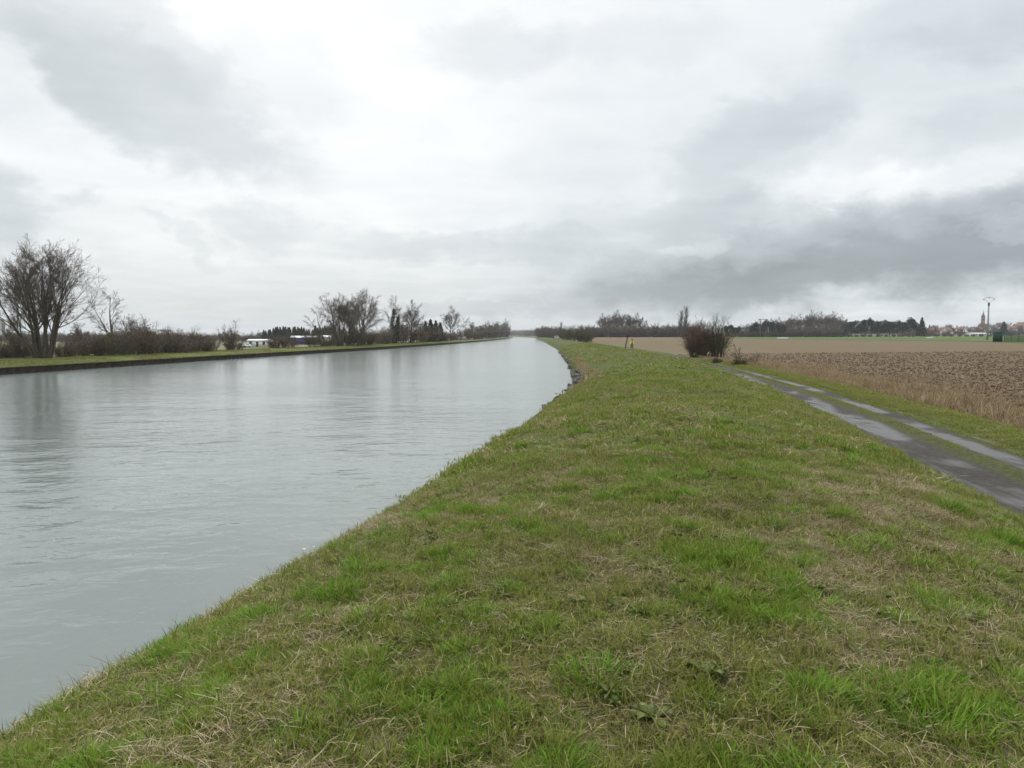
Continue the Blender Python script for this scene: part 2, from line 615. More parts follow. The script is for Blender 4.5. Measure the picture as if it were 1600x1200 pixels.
M['metal_roof'] = mottled('pale_metal_roof', (.50, .52, .53), (.62, .64, .65), .4, rough=.4)
M['blue'] = mottled('blue_cladding', (.030, .034, .16), (.055, .06, .24), .4, rough=.6)
M['glass'] = principled('window_glass', color=(.03, .035, .04), rough=.1, spec=.5)
M['dark'] = principled('black_rubber', color=(.015, .015, .016), rough=.7)
M['concrete'] = mottled('pole_concrete', (.24, .23, .23), (.36, .35, .34), 1.2)
M['steel'] = principled('galvanised_steel', color=(.33, .34, .36), rough=.5, metal=.4)
M['green_paint'] = mottled('dark_green_paint', (.008, .040, .028), (.014, .060, .042), .8, rough=.5)
M['hivis'] = mottled('yellow_jacket', (.60, .66, .02), (.72, .78, .04), 6.0, rough=.7)
M['denim'] = mottled('dark_trousers', (.035, .042, .06), (.075, .085, .11), 8.0)
M['skin'] = mottled('skin', (.45, .27, .19), (.52, .32, .23), 8.0, rough=.6)
M['litter'] = mottled('white_plastic', (.72, .72, .70), (.82, .82, .80), 6.0, rough=.5)
M['bridge'] = mottled('bridge_concrete', (.13, .125, .115), (.22, .21, .19), .5)

# ------------------------------------------------------------------ the lie of the land
_wlY = [-80, -30, 0, 4.5, 9.3, 12.7, 20, 27, 30.8, 36.6, 47, 59, 88, 130, 185, 353, 700, 970, 1300, 2000, 6000]
_wlX = [-22, -10.0, -4.9, -4.0, -2.95, -2.35, -.95, .05, .60, 1.50, 2.75, 3.45, 4.3, 5.0, 5.4, 4.9, 2.0, .5, -14, -95, -900]
_plY = [-80, -30, 0, 5, 10.3, 22.7, 34.4, 58, 90, 119, 160, 300, 500, 970, 1300, 2000, 6000]
_plX = [-9, 0.3, 4.8, 5.65, 6.5, 8.95, 10.8, 13.3, 14.3, 14.7, 15.2, 16.0, 16, 13, 0, -80, -885]
_qY = [-80, 0, 60, 95, 125, 176, 300, 431, 970, 1300, 2000, 6000]
_qX = [-50, -48.5, -46, -44.2, -42, -37.2, -32, -29, -28, -46, -132, -940]


def smooth_interp(y, Y, X):
    y = np.asarray(y, float)
    w = np.clip(np.abs(y) * .06, .6, 15)
    return (np.interp(y - w, Y, X) + 2 * np.interp(y, Y, X) + np.interp(y + w, Y, X) + np.interp(y - w / 2, Y, X) + np.interp(y + w / 2, Y, X)) / 6


wl = lambda y: smooth_interp(y, _wlY, _wlX) + .22 * (fbm(np.asarray(y, float) * .35, 3.0 + 0 * np.asarray(y, float), 3) - .5) * sstep(y, 15, 30)
pl = lambda y: smooth_interp(y, _plY, _plX)
quay = lambda y: smooth_interp(y, _qY, _qX)
PW = 2.75                                                         # width of the track
vr = lambda y: pl(y) + PW + np.interp(y, [0, 15, 30, 60, 120], [3.2, 2.6, 1.8, 1.5, 1.3])    # right edge of the verge

_bu = [-1.2, -.35, 0, .22, .5, 1.0, 1.7, 2.6, 3.8, 5.2, 6.5, 7.8, 9.0]
_bz = [-1.3, -.55, 0.0, .22, .50, 1.02, 1.36, 1.58, 1.72, 1.78, 1.70, 1.42, 1.14]


def z_bank(x, y):
    """grass dike between the water and the track"""
    u = x - wl(y)
    wd = pl(y) - wl(y)
    us = np.where(u > 5.2, 5.2 + (u - 5.2) / np.maximum(wd - 5.2, .5) * 4.3, u)     # 9.5 at the track
    z = (np.interp(us - .18, _bu + [9.5], _bz + [1.0]) + np.interp(us, _bu + [9.5], _bz + [1.0]) + np.interp(us + .18, _bu + [9.5], _bz + [1.0])) / 3
    k = sstep(u, .1, 1.0) * sstep(9.4 - us, 0, .6)
    z = z + k * (.22 * (fbm(x * .5, y * .5, 3) - .5) + .07 * (fbm(x * 3.1, y * 3.1, 3) - .5))
    # slumped notch in the bank where the stones show
    return z - .5 * np.exp(-((y - 41) / 4.0) ** 2 - ((u - 1.3) / .9) ** 2)


def hill(x, y):
    c = pos(1600, 1350)
    d2 = ((x - c[0]) / 420) ** 2 + ((y - c[1]) / 560) ** 2
    return 17.0 * np.exp(-d2)


def z_field(x, y):
    d = np.sqrt(x * x + y * y)
    return .72 + 1.0 * sstep(d, 55, 250) + .35 * sstep(d, 250, 520) + hill(x, y)


def z_right(x, y):
    """everything right of the track"""
    e = x - vr(y)
    zp = .9
    zv = zp + .05 * sstep(x - pl(y) - PW, 0, .5) - .25 * sstep(x - pl(y) - PW, 1.0, 3.0)
    k = sstep(e, -.6, 6)
    far = sstep(y, 60, 200)
    return zv * (1 - k) + z_field(x, y) * k


def z_left(x, y):
    b = quay(y) - x                                              # metres behind the quay edge
    return .62 + .32 * sstep(b, .5, 7) - 2.4 * sstep(b, 13, 30)


def ground(x, y):
    x, y = np.asarray(x, float), np.asarray(y, float)
    z = np.where(x < quay(y), z_left(x, y), np.where(x < pl(y), z_bank(x, y), np.where(x < pl(y) + PW, .9, z_right(x, y))))
    return z


def gz(p):
    return float(ground(p[0], p[1]))


def grid_mesh(name, X, Y, Z, mat, uv=None):
    r, c = X.shape
    i = np.arange(r * c).reshape(r, c)
    f = np.stack([i[:-1, :-1], i[:-1, 1:], i[1:, 1:], i[1:, :-1]], -1).reshape(-1, 4)
    me = mesh_np(name, np.stack([X, Y, Z], -1), f, [mat], True)
    if uv is not None:
        l = me.uv_layers.new(name='UVMap')
        l.data.foreach_set('uv', np.stack(uv, -1).reshape(-1, 2)[f.ravel()].astype(np.float32).ravel())
    return me


rowsY = np.concatenate([np.arange(-40, 0, 1.0), np.arange(0, 16, .16), np.arange(16, 50, .4), np.arange(50, 120, 1.0), np.geomspace(120, 6000, 110)])

# grass dike
tcol = np.concatenate([np.linspace(0, 2.2, 26)[:-1]])
rows = rowsY[:, None]
wd = (pl(rowsY) - wl(rowsY))[:, None]
un = np.concatenate([np.linspace(-1.2, 3.0, 40)[:-1], np.linspace(3.0, 9.5, 56)])[None]
U = np.where(un < 5.2, un, 5.2 + (un - 5.2) / 4.3 * (wd - 5.2))
X = wl(rowsY)[:, None] + U
Yg = np.broadcast_to(rows, X.shape)
BANK = tag(link('grass_bank', grid_mesh('grass_bank', X, Yg, z_bank(X, Yg), M['bank'])), 'grassy dike sloping down to the canal', None, None, 'structure')

# muddy two-rut track
ucol = np.concatenate([[-.06, -.02], np.linspace(0, 1, 29), [1.03]])[None]
X = pl(rowsY)[:, None] + ucol * PW
Yg = np.broadcast_to(rows, X.shape)
zr = .9 - .07 * np.exp(-((ucol - .30) / .14) ** 2) - .06 * np.exp(-((ucol - .80) / .08) ** 2) + .035 * np.exp(-((ucol - .60) / .07) ** 2) \
    + .03 * (fbm(X * 1.5, Yg * 1.2, 4) - .5)
zr = zr + np.where(ucol < .02, .07, 0) - np.where(ucol > 1.01, .03, 0)
tag(link('muddy_track', grid_mesh('muddy_track', X, Yg, zr, M['path'], (np.broadcast_to(ucol, X.shape), Yg * .2))), 'wet muddy farm track with two ruts', None, None, 'structure')

# verge and fields right of the track
X = pl(rowsY)[:, None] + PW + np.linspace(0, 1, 12)[None] * (vr(rowsY) - pl(rowsY) - PW)[:, None]
Yg = np.broadcast_to(rows, X.shape)
Zv = z_right(X, Yg) + .06 * (fbm(X * 2, Yg * 2, 3) - .5) * np.linspace(0, 1, 12)[None] * np.linspace(1, 0, 12)[None] * 4
tag(link('grass_verge', grid_mesh('grass_verge', X, Yg, Zv, M['bank'])), None, None, None, 'structure')
SH = .2                                                          # the field strips run a little aslant
rowsF = np.concatenate([np.arange(-40, 8, 2.0), np.arange(8, 50, .30), np.arange(50, 101, .6)])
off = np.concatenate([np.arange(0, 60, .35), np.geomspace(60, 2500, 40)])
X = vr(rowsF)[:, None] + off[None]
Yg = rowsF[:, None] + SH * np.minimum(off, 400)[None]
near = sstep(off, .3, 2.5)[None]
Z = z_right(X, Yg) + near * ((.05 - .025 * sstep(Yg, 25, 80)) * (fbm(X * 1.7, Yg * 2.0, 3, .65) - .5) + .03 * np.sin((Yg - SH * X) * 2 * pi / 1.4))
tag(link('ploughed_field', grid_mesh('ploughed_field', X, Yg, Z, M['plough'])), None, None, None, 'structure')
rowsF2 = np.concatenate([np.arange(100.4, 200, 2.5), np.geomspace(200, 6000, 70)])
off2 = np.concatenate([np.linspace(0, 60, 40)[:-1], np.geomspace(60, 5000, 60)])
X = vr(rowsF2)[:, None] + off2[None]
Yg = rowsF2[:, None] + SH * np.minimum(off2, 400)[None]
tag(link('stubble_field', grid_mesh('stubble_field', X, Yg, z_right(X, Yg), M['stub'])), None, None, None, 'structure')
# sports ground: a sheet just above the field, its near edge runs from the wood to the pole
e = [pos(1120, 420), pos(1200, 300), pos(1320, 262), pos(1420, 232), pos(1520, 205), pos(1600, 168), pos(1700, 140)]
e = np.array(e)
tt = np.linspace(0, 1, 90)
seg = np.linspace(0, 1, len(e))
ex, ey = np.interp(tt, seg, e[:, 0]), np.interp(tt, seg, e[:, 1])
g = np.array([pos(1120, 560), pos(1200, 590), pos(1400, 610), pos(1700, 620)])
sg = np.linspace(0, 1, 4)
fx, fy = np.interp(tt, sg, g[:, 0]), np.interp(tt, sg, g[:, 1])
k = np.linspace(0, 1, 60)[:, None] ** 1.6
X, Yg = ex[None] * (1 - k) + fx[None] * k, ey[None] * (1 - k) + fy[None] * k
tag(link('sports_field', grid_mesh('sports_field', X, Yg, z_right(X, Yg) + .05, M['pitch'])), None, None, None, 'structure')

# far bank
bcol = np.concatenate([np.linspace(0, 12.5, 16)])[None]
X = quay(rowsY)[:, None] - bcol
Yg = np.broadcast_to(rows, X.shape)
tag(link('canal_lawn', grid_mesh('canal_lawn', X[:, ::-1], Yg, (z_left(X, Yg) + .1 * (fbm(X * .4, Yg * .4, 3) - .5) * (bcol > .1))[:, ::-1], M['lawn'])), None, None, None, 'structure')
bcol = np.concatenate([[12.5], np.linspace(13, 32, 14), np.geomspace(34, 5000, 40)])[None]
X = quay(rowsY)[:, None] - bcol
Yg = np.broadcast_to(rows, X.shape)
tag(link('pasture', grid_mesh('pasture', X[:, ::-1], Yg, z_left(X, Yg)[:, ::-1], M['rough'])), None, None, None, 'structure')

# water
wcol = np.linspace(0, 1, 24)[None]
X = (quay(rowsY) - .25)[:, None] * (1 - wcol) + (wl(rowsY) + .9)[:, None] * wcol
Yg = np.broadcast_to(rows, X.shape)
tag(link('canal_water', grid_mesh('canal_water', X, Yg, 0 * X, M['water'])), None, None, None, 'structure')

# sheet piling along the far bank, corrugated, with a capping rail
ys = np.concatenate([np.arange(20, 300, .3), np.arange(300, 1000, 1.2)])
ph = np.arange(len(ys)) % 4
xs = quay(ys) + np.array([.0, .0, .16, .16])[ph]
Z = np.array([-1.2, .54])
V = np.stack([np.stack([xs, ys, np.full_like(ys, z)], -1) for z in Z], 1).reshape(-1, 3)
i = np.arange(len(ys) - 1) * 2
qr = thing('quay_wall', 'dark corrugated sheet piling along the far canal bank', 'quay wall', (0, 0, 0))
link('piling', mesh_np('piling', V, np.stack([i, i + 1, i + 3, i + 2], -1), [M['pile']]), qr)
cap = MB()
yc = np.arange(20, 1000, 2.0)
prof = [(-.08, .52), (.24, .52), (.24, .64), (-.08, .64)]
V = np.stack([np.stack([quay(yc) + dx, yc, np.full_like(yc, dz)], -1) for dx, dz in prof], 1).reshape(-1, 3)
fs = []
i = np.arange(len(yc) - 1) * 4
for a_ in range(4):
    b_ = (a_ + 1) % 4
    fs.append(np.stack([i + a_, i + 4 + a_, i + 4 + b_, i + b_], -1))
link('capping_rail', mesh_np('capping_rail', V, np.concatenate(fs), [M['pile']]), qr)

# ------------------------------------------------------------------ grass: blades in tufts, tufts scattered
RG = np.random.RandomState(5)


def blades(n, rad, lmin, lmax, width, lean=.35, bend=.5, flat=False, seg=3, rng=RG, vmin=0.0, vmax=1.0, clump=False):
    """n curved tapering strips; returns a mesh with the random value of each blade"""
    a = rng.rand(n) * 2 * pi
    r = rad * np.sqrt(rng.rand(n))
    base = np.stack([r * np.cos(a), r * np.sin(a), np.full(n, -.01)], -1)
    L = lmin + (lmax - lmin) * rng.rand(n)
    if clump:
        L *= 1 - .45 * (r / rad)
        az = a + rng.randn(n) * .6
    else:
        az = rng.rand(n) * 2 * pi
    th = np.abs(rng.randn(n)) * lean + (r / rad * .35 if clump else 0)
    if flat:
        th = 1.2 + .35 * rng.rand(n)
        base[:, 2] = .005 + .03 * rng.rand(n)
    bn = bend * (.4 + rng.rand(n))
    t = np.linspace(0, 1, seg + 1)
    P = np.zeros((n, seg + 1, 3))
    P[:, 0] = base
    for j in range(seg):
        ang = np.minimum(th + bn * (t[j] + .5 / seg) * (0.25 if flat else 1), 2.2)
        d = np.stack([np.sin(ang) * np.cos(az), np.sin(ang) * np.sin(az), np.cos(ang)], -1)
        P[:, j + 1] = P[:, j] + d * (L / seg)[:, None]
    tw = az + pi / 2 + rng.randn(n) * .5
    side = np.stack([np.cos(tw), np.sin(tw), 0 * tw], -1)
    W = width * (.7 + .6 * rng.rand(n))[:, None] * np.array([.8, 1.0, .75, .0, 0, 0])[None, :seg + 1]
    if seg == 2:
        W = width * (.7 + .6 * rng.rand(n))[:, None] * np.array([.9, .8, .0])[None]
    A = P - side[:, None] * W[..., None] * .5
    B = P + side[:, None] * W[..., None] * .5
    # per blade: pairs for all but the last ring, one tip
    V = np.empty((n, 2 * seg + 1, 3))
    for j in range(seg):
        V[:, 2 * j], V[:, 2 * j + 1] = A[:, j], B[:, j]
    V[:, 2 * seg] = P[:, seg]
    b0 = (np.arange(n) * (2 * seg + 1))[:, None]
    q = np.concatenate([b0 + np.array([[2 * j, 2 * j + 1, 2 * j + 3, 2 * j + 2]]) for j in range(seg - 1)])
    f3 = b0 + np.array([[2 * seg - 2, 2 * seg - 1, 2 * seg]])
    val = np.repeat(vmin + (vmax - vmin) * rng.rand(n), 2 * seg + 1)
    return V.reshape(-1, 3), q, f3, val


def rosette(n, size, rng=RG):
    V, Fq, val = [], [], []
    for i in range(n):
        a = rng.rand() * 2 * pi
        L = size * (.6 + .6 * rng.rand())
        w = L * .42
        rise = .15 + .5 * rng.rand()
        d = np.array([cos(a), sin(a)])
        s_ = np.array([-sin(a), cos(a)])
        b = len(V)
        for t_, ww, zz in ((.12, .1, .1), (.4, .8, .5), (.65, 1.0, .75), (.88, .7, .72), (1.0, .1, .55)):
            c = d * L * t_
            for sg_ in (-1, 0, 1):
                V.append([*(c + s_ * w * .5 * ww * sg_), L * rise * zz + (0.012 if sg_ else 0)])
        for j in range(4):
            for q_ in range(2):
                Fq.append([b + 3 * j + q_, b + 3 * j + q_ + 1, b + 3 * j + q_ + 4, b + 3 * j + q_ + 3])
        val += [rng.rand()] * 15
    return np.array(V), np.array(Fq), np.zeros((0, 3), int), np.array(val)


def tuft_mesh(name, parts):
    """parts: list of (arrays, material)"""
    V, Q, T, val, mq, mt, n = [], [], [], [], [], [], 0
    mats = []
    for (v, q, t3, bv), m in parts:
        if m not in mats:
            mats.append(m)
        V.append(v)
        Q.append(q + n)
        if len(t3):
            T.append(t3 + n)
            mt += [mats.index(m)] * len(t3)
        mq += [mats.index(m)] * len(q)
        val.append(bv)
        n += len(v)
    fs = [np.concatenate(Q)] + ([np.concatenate(T)] if T else [])
    me = mesh_np(name, np.concatenate(V), fs, [M[m] for m in mats], False, mq + mt)
    at = me.attributes.new('bv', 'FLOAT', 'POINT')
    at.data.foreach_set('value', np.concatenate(val).astype(np.float32))
    return me


def source(meshes, name):
    c = bpy.data.collections.new(name)
    for i, me in enumerate(meshes):
        c.objects.link(bpy.data.objects.new('%s_%02d' % (name, i), me))
    return c


def scatter(name, coll, P, idx, rot, scl, label):
    """one object of uncountable stuff: tufts instanced on the points P"""
    me = bpy.data.meshes.new(name)
    me.vertices.add(len(P))
    me.vertices.foreach_set('co', np.asarray(P, np.float32).ravel())
    for nm, ty, key, arr in (('idx', 'INT', 'value', idx), ('rot', 'FLOAT_VECTOR', 'vector', rot), ('scl', 'FLOAT_VECTOR', 'vector', scl)):
        at = me.attributes.new(nm, ty, 'POINT')
        at.data.foreach_set(key, np.asarray(arr, np.int32 if ty == 'INT' else np.float32).ravel())
    o = link(name, me)
    ng = bpy.data.node_groups.new(name, 'GeometryNodeTree')
    ng.interface.new_socket('Geometry', in_out='INPUT', socket_type='NodeSocketGeometry')
    ng.interface.new_socket('Geometry', in_out='OUTPUT', socket_type='NodeSocketGeometry')
    gi, go = ng.nodes.new('NodeGroupInput'), ng.nodes.new('NodeGroupOutput')
    ip = ng.nodes.new('GeometryNodeInstanceOnPoints')
    ci = ng.nodes.new('GeometryNodeCollectionInfo')
    ci.inputs['Collection'].default_value = coll
    ci.inputs['Separate Children'].default_value = True
    ci.inputs['Reset Children'].default_value = True

    def na(nm, ty):
        x = ng.nodes.new('GeometryNodeInputNamedAttribute')
        x.data_type = ty
        x.inputs[0].default_value = nm
        return x.outputs[0]
    L = ng.links.new
    L(gi.outputs[0], ip.inputs['Points'])
    L(ci.outputs[0], ip.inputs['Instance'])
    ip.inputs['Pick Instance'].default_value = True
    L(na('idx', 'INT'), ip.inputs['Instance Index'])
    L(na('rot', 'FLOAT_VECTOR'), ip.inputs['Rotation'])
    L(na('scl', 'FLOAT_VECTOR'), ip.inputs['Scale'])
    L(ip.outputs[0], go.inputs[0])
    md = o.modifiers.new('scatter', 'NODES')
    md.node_group = ng
    return tag(o, label, None, None, 'stuff')


def wedge(n, d0, d1, side=1.5, rng=RG, px0=-60, px1=1660):
    """random points over the ground the view covers between two depths, evenly per square metre"""
    d = np.sqrt(rng.rand(n) * (d1 * d1 - d0 * d0) + d0 * d0)
    s_ = (px0 - 800) / F + rng.rand(n) * (px1 - px0) / F
    lat = s_ * d + (rng.rand(n) - .5) * 2 * side
    return FWD[0] * d + RGT[0] * lat, FWD[1] * d + RGT[1] * lat


near_m, mid_m, far_m = [], [], []
for i in range(4):   # 0-3 short green with a little straw
    near_m.append(tuft_mesh('short_tuft', [(blades(38, .09, .014, .052, .0042, .70, .9, vmax=.85), 'blade'), (blades(2, .09, .02, .07, .0028, .9, .6), 'straw'), (blades(3, .10, .03, .09, .0024, flat=True, bend=.9), 'straw')]))
for i in range(4):   # 4-7 longer green
    near_m.append(tuft_mesh('long_tuft', [(blades(32, .075, .045, .115, .0046, .40, 1.1, vmin=0, vmax=.85), 'blade'), (blades(2, .08, .05, .11, .0034, .8, .5), 'straw')]))
for i in range(4):   # 8-11 lying straw
    near_m.append(tuft_mesh('lying_straw', [(blades(24, .11, .03, .12, .0028, flat=True, bend=.9), 'straw'), (blades(5, .09, .03, .07, .0028, .7, .5), 'straw'), (blades(9, .09, .02, .06, .0042, .5, .8, vmin=.3), 'blade')]))
for i in range(3):   # 12-14 upright dry stalks
    near_m.append(tuft_mesh('dry_stalks', [(blades(9, .06, .04, .12, .0028, .4, .45), 'straw'), (blades(12, .07, .03, .07, .0042, .5, .8), 'blade')]))
for i in range(4):   # 15-18 lush tussocks
    near_m.append(tuft_mesh('lush_tussock', [(blades(190, .12, .07, .19, .0044, .26, .95, clump=True), 'lush')]))
for i in range(3):   # 19-21 small leafy weeds
    near_m.append(tuft_mesh('leafy_weed', [(rosette(8, .045), 'weed')]))
for i in range(3):
    mid_m.append(tuft_mesh('mid_green', [(blades(56, .20, .02, .068, .011, .72, .9, seg=2, vmax=.85), 'blade'), (blades(5, .2, .03, .09, .007, .9, .6, seg=2), 'straw'), (blades(4, .2, .04, .10, .007, flat=True, seg=2), 'straw')]))
for i in range(3):
    mid_m.append(tuft_mesh('mid_long', [(blades(46, .17, .06, .14, .011, .40, .9, seg=2, vmin=0, vmax=.85), 'blade'), (blades(5, .17, .05, .12, .008, .8, .5, seg=2), 'straw')]))
for i in range(3):
    mid_m.append(tuft_mesh('mid_straw', [(blades(22, .22, .06, .19, .009, flat=True, seg=2), 'straw'), (blades(24, .2, .03, .08, .011, .5, .8, seg=2, vmin=.3), 'blade')]))
for i in range(3):
    mid_m.append(tuft_mesh('mid_lush', [(blades(70, .17, .10, .22, .015, .25, .8, seg=2, clump=True), 'lush')]))
for i in range(3):
    far_m.append(tuft_mesh('far_green', [(blades(40, .45, .07, .17, .035, .5, .8, seg=2), 'blade')]))
for i in range(2):
    far_m.append(tuft_mesh('far_dry', [(blades(36, .45, .07, .18, .03, .6, .8, seg=2), 'straw'), (blades(20, .4, .05, .12, .035, .5, .8, seg=2), 'blade')]))
far_m.append(tuft_mesh('far_lush', [(blades(45, .3, .10, .22, .035, .35, .8, seg=2, clump=True), 'lush')]))


def dryness(x, y):
    """where the mown straw lies: flecks everywhere, drifts towards the crown and the track side"""
    u = x - wl(y)
    d = .45 * fbm(x * .6 + 9, y * .5 + 3, 3, .5) + .55 * fbm(x * 2.6 + 2, y * 2.2 + 7, 3, .6)
    d = d + .085 * np.exp(-((u - 7.2) / 2.4) ** 2) * np.exp(-((y - 8) / 6) ** 2) + .02 * np.exp(-((u - 4.5) / 2) ** 2) - .06 * sstep(y, 12, 24) - .05 * np.exp(-((y - 2.5) / 2.0) ** 2)
    return d - .06 * (1 - sstep(u, 1.0, 3.0))


def pick(x, y, rng, groups):
    """choose a kind of tuft by the dryness and the lushness of the place"""
    d = dryness(x, y) + rng.randn(len(x)) * .05
    lush = .35 * fbm(x * .7 + 40, y * .7 + 11, 2) + .65 * fbm(x * 3.0 + 4, y * 3.0 + 31, 2) + rng.randn(len(x)) * .04
    r = rng.rand(len(x))
    idx = np.where(d > .66, np.where(r < .50, 2, np.where(r < .64, 3, 0)),
                   np.where(d > .60, np.where(r < .24, 2, np.where(r < .34, 3, np.where(r < .82, 0, 1))),
                            np.where(lush > .62, np.where(r < .55, 1, np.where(r < .75, 4, 0)), np.where(r < .72, 0, np.where(r < .90, 1, np.where(r < .96, 2, 3))))))
    out = np.zeros(len(x), int)
    for k_, (a_, b_) in enumerate(groups):
        m = idx == k_
        out[m] = a_ + (rng.rand(m.sum()) * (b_ - a_)).astype(int)
    return out, d, lush


def lay(name, coll, n, d0, d1, groups, smin, smax, label, side=1.5):
    x, y = wedge(n, d0, d1, side)
    u, up = x - wl(y), pl(y) - x
    k = (u > .15) & (up > .05)
    k &= ~((np.abs(y - 41) < 5) & (u < 1.5) & (RG.rand(len(x)) < .6))
    k &= ~((up < .32) & (y < 20) & (RG.rand(len(x)) < .8))
    # thin the sward on the bare toe of the bank and in bare patches
    bare = fbm(x * 1.1 + 70, y * 1.1 + 20, 4)
    k &= RG.rand(len(x)) < np.clip(1.35 - 1.5 * sstep(bare, .55, .78), .3, 1)
    x, y = x[k], y[k]
    idx, d, lush = pick(x, y, RG, groups)
    P = np.stack([x, y, z_bank(x, y)], -1)
    s_ = smin + (smax - smin) * RG.rand(len(x))
    s_ *= np.where(x - wl(y) < 1.6, 1.25, 1.0)
    s_ *= .8 + .5 * fbm(x * 1.3, y * 1.3, 3)
    s_ = np.where((idx >= groups[4][0]) & (idx < groups[4][1]), s_ * .72, s_)
    rot = np.stack([RG.randn(len(x)) * .12, RG.randn(len(x)) * .12, RG.rand(len(x)) * 2 * pi], -1)
    scl = np.stack([s_, s_, s_ * (.75 + .5 * RG.rand(len(x)))], -1)
    return scatter(name, coll, P, idx, rot, scl, label)


cn, cm, cf = source(near_m, 'near'), source(mid_m, 'mid'), source(far_m, 'far')
GN_ = [(0, 4), (4, 8), (8, 12), (12, 15), (15, 19)]
GM_ = [(0, 3), (3, 6), (6, 9), (6, 9), (9, 12)]
GF_ = [(0, 3), (0, 3), (3, 5), (3, 5), (5, 6)]
lay('near_grass', cn, 52000, 1.3, 11, GN_, .75, 1.25, 'patchy green grass and mown straw on the dike in front')
lay('middle_grass', cm, 34000, 10, 34, GM_, .7, 1.2, 'short green grass on the dike past the foreground', 2)
lay('far_grass', cf, 16000, 32, 150, GF_, .7, 1.3, 'far stretch of grass along the top of the dike', 2)
# bright tufts standing out of the short sward, in loose clusters


def lush_tufts(name, coll, n, d0, d1, a_, b_, s0, s1, label):
    x, y = wedge(n, d0, d1, 1.5)
    q = len(x) // 3
    x[q:2 * q] = x[:q] + RG.randn(q) * .12
    y[q:2 * q] = y[:q] + RG.randn(q) * .12
    x[2 * q:3 * q] = x[:q] + RG.randn(q) * .22
    y[2 * q:3 * q] = y[:q] + RG.randn(q) * .22
    k = (x - wl(y) > .5) & (pl(y) - x > .2) & (RG.rand(len(x)) < 1.1 - .9 * sstep(dryness(x, y), .58, .70))
    x, y = x[k], y[k]
    n = len(x)
    s_ = s0 + (s1 - s0) * RG.rand(n) ** 1.3
    scatter(name, coll, np.stack([x, y, z_bank(x, y) - .005], -1), a_ + (RG.rand(n) * (b_ - a_)).astype(int), np.stack([RG.randn(n) * .1, RG.randn(n) * .1, RG.rand(n) * 6.28], -1),
            np.stack([s_, s_, s_ * (.7 + .4 * RG.rand(n))], -1), label)


lush_tufts('near_tufts', cn, 900, 1.6, 12, 15, 19, .5, 1.25, 'small bright grass tufts scattered over the near dike')
lush_tufts('far_tufts', cm, 3000, 10, 45, 9, 12, .45, 1.1, 'small bright grass tufts scattered up the dike')
# rough overhanging grass along the edge of the bank
y = 2 + 30 * RG.rand(1500)
x = wl(y) + .35 + 1.0 * RG.rand(len(y))
n = len(x)
s_ = .8 + 1.1 * RG.rand(n) ** 2 * (.5 + fbm(x * 1.5, y * 1.5, 2))
scatter('edge_grass', cn, np.stack([x, y, z_bank(x, y) - .01], -1), np.where(RG.rand(n) < .7, 4 + (RG.rand(n) * 4).astype(int), 12 + (RG.rand(n) * 3).astype(int)),
        np.stack([RG.randn(n) * .2, -.25 + RG.randn(n) * .2, RG.rand(n) * 6.28], -1), np.stack([s_, s_, s_], -1), 'rough grass overhanging the edge of the canal bank')
# leafy weeds between the blades
x, y = wedge(1500, 1.5, 9)
k = (x - wl(y) > 1.2) & (pl(y) - x > .3) & (fbm(x * .9, y * .9 + 50, 3) > .5)
x, y = x[k], y[k]
scatter('low_weeds', cn, np.stack([x, y, z_bank(x, y) + .015], -1), 19 + (RG.rand(len(x)) * 3).astype(int),
        np.stack([RG.randn(len(x)) * .15, RG.randn(len(x)) * .15, RG.rand(len(x)) * 6.28], -1), np.repeat((.5 + .8 * RG.rand(len(x)))[:, None], 3, 1),
        'small leafy weeds between the grass')

y = 40 + 260 * RG.rand(9000) ** 1.4
b_ = np.where(RG.rand(len(y)) < .35, -.05 + .5 * RG.rand(len(y)) ** 2, 9.5 * RG.rand(len(y)))
x = quay(y) - b_
n = len(x)
s_ = np.where(fbm(x * .3, y * .3, 3) > .55, 1.0, .45) * (.6 + .8 * RG.rand(n))
scatter('far_bank_grass', cf, np.stack([x, y, z_left(x, y)], -1), (RG.rand(n) * 5).astype(int), np.stack([np.zeros(n), np.zeros(n), RG.rand(n) * 6.28], -1), np.stack([s_, s_, s_], -1),
        'grass tufts on the lawn of the far bank')

# verge grass and the green strip between the ruts
d = np.sqrt(RG.rand(26000)) * 70
y = 4 + d
w_ = vr(y) - pl(y) - PW
x = pl(y) + PW + RG.rand(len(y)) * w_
k = (x - pl(y) - PW > .12 + .25 * fbm(x * 2, y * 2, 3))
x, y = x[k], y[k]
P = np.stack([x, y, z_right(x, y)], -1)
n = len(x)
r = RG.rand(n)
scatter('verge_grass', cm, P, np.where(r < .45, (RG.rand(n) * 3).astype(int), np.where(r < .85, 3 + (RG.rand(n) * 3).astype(int), 6 + (RG.rand(n) * 3).astype(int))),
        np.stack([0 * r, 0 * r, RG.rand(n) * 6.28], -1), np.repeat((.55 + .5 * RG.rand(n))[:, None], 3, 1), 'green grass verge right of the muddy track')
y = 5 + 75 * np.sqrt(RG.rand(11000))
uu = .605 + RG.randn(len(y)) * .022
side_ = RG.rand(len(y))
uu = np.where(side_ < .14, 1.0 - np.abs(RG.randn(len(y))) * .03, np.where(side_ < .34, .02 + np.abs(RG.randn(len(y))) * .04, uu))
x = pl(y) + uu * PW
k = (fbm(x * .8, y * .35, 3) > .40) & ((y > 16) | (RG.rand(len(y)) < .5))
x, y = x[k], y[k]
n = len(x)
scatter('rut_grass', cm, np.stack([x, y, np.full(n, .90)], -1), (RG.rand(n) * 6).astype(int), np.stack([np.zeros(n), np.zeros(n), RG.rand(n) * 6.28], -1),
        np.repeat((.40 + .45 * RG.rand(n))[:, None], 3, 1), 'low grass between the ruts of the track')

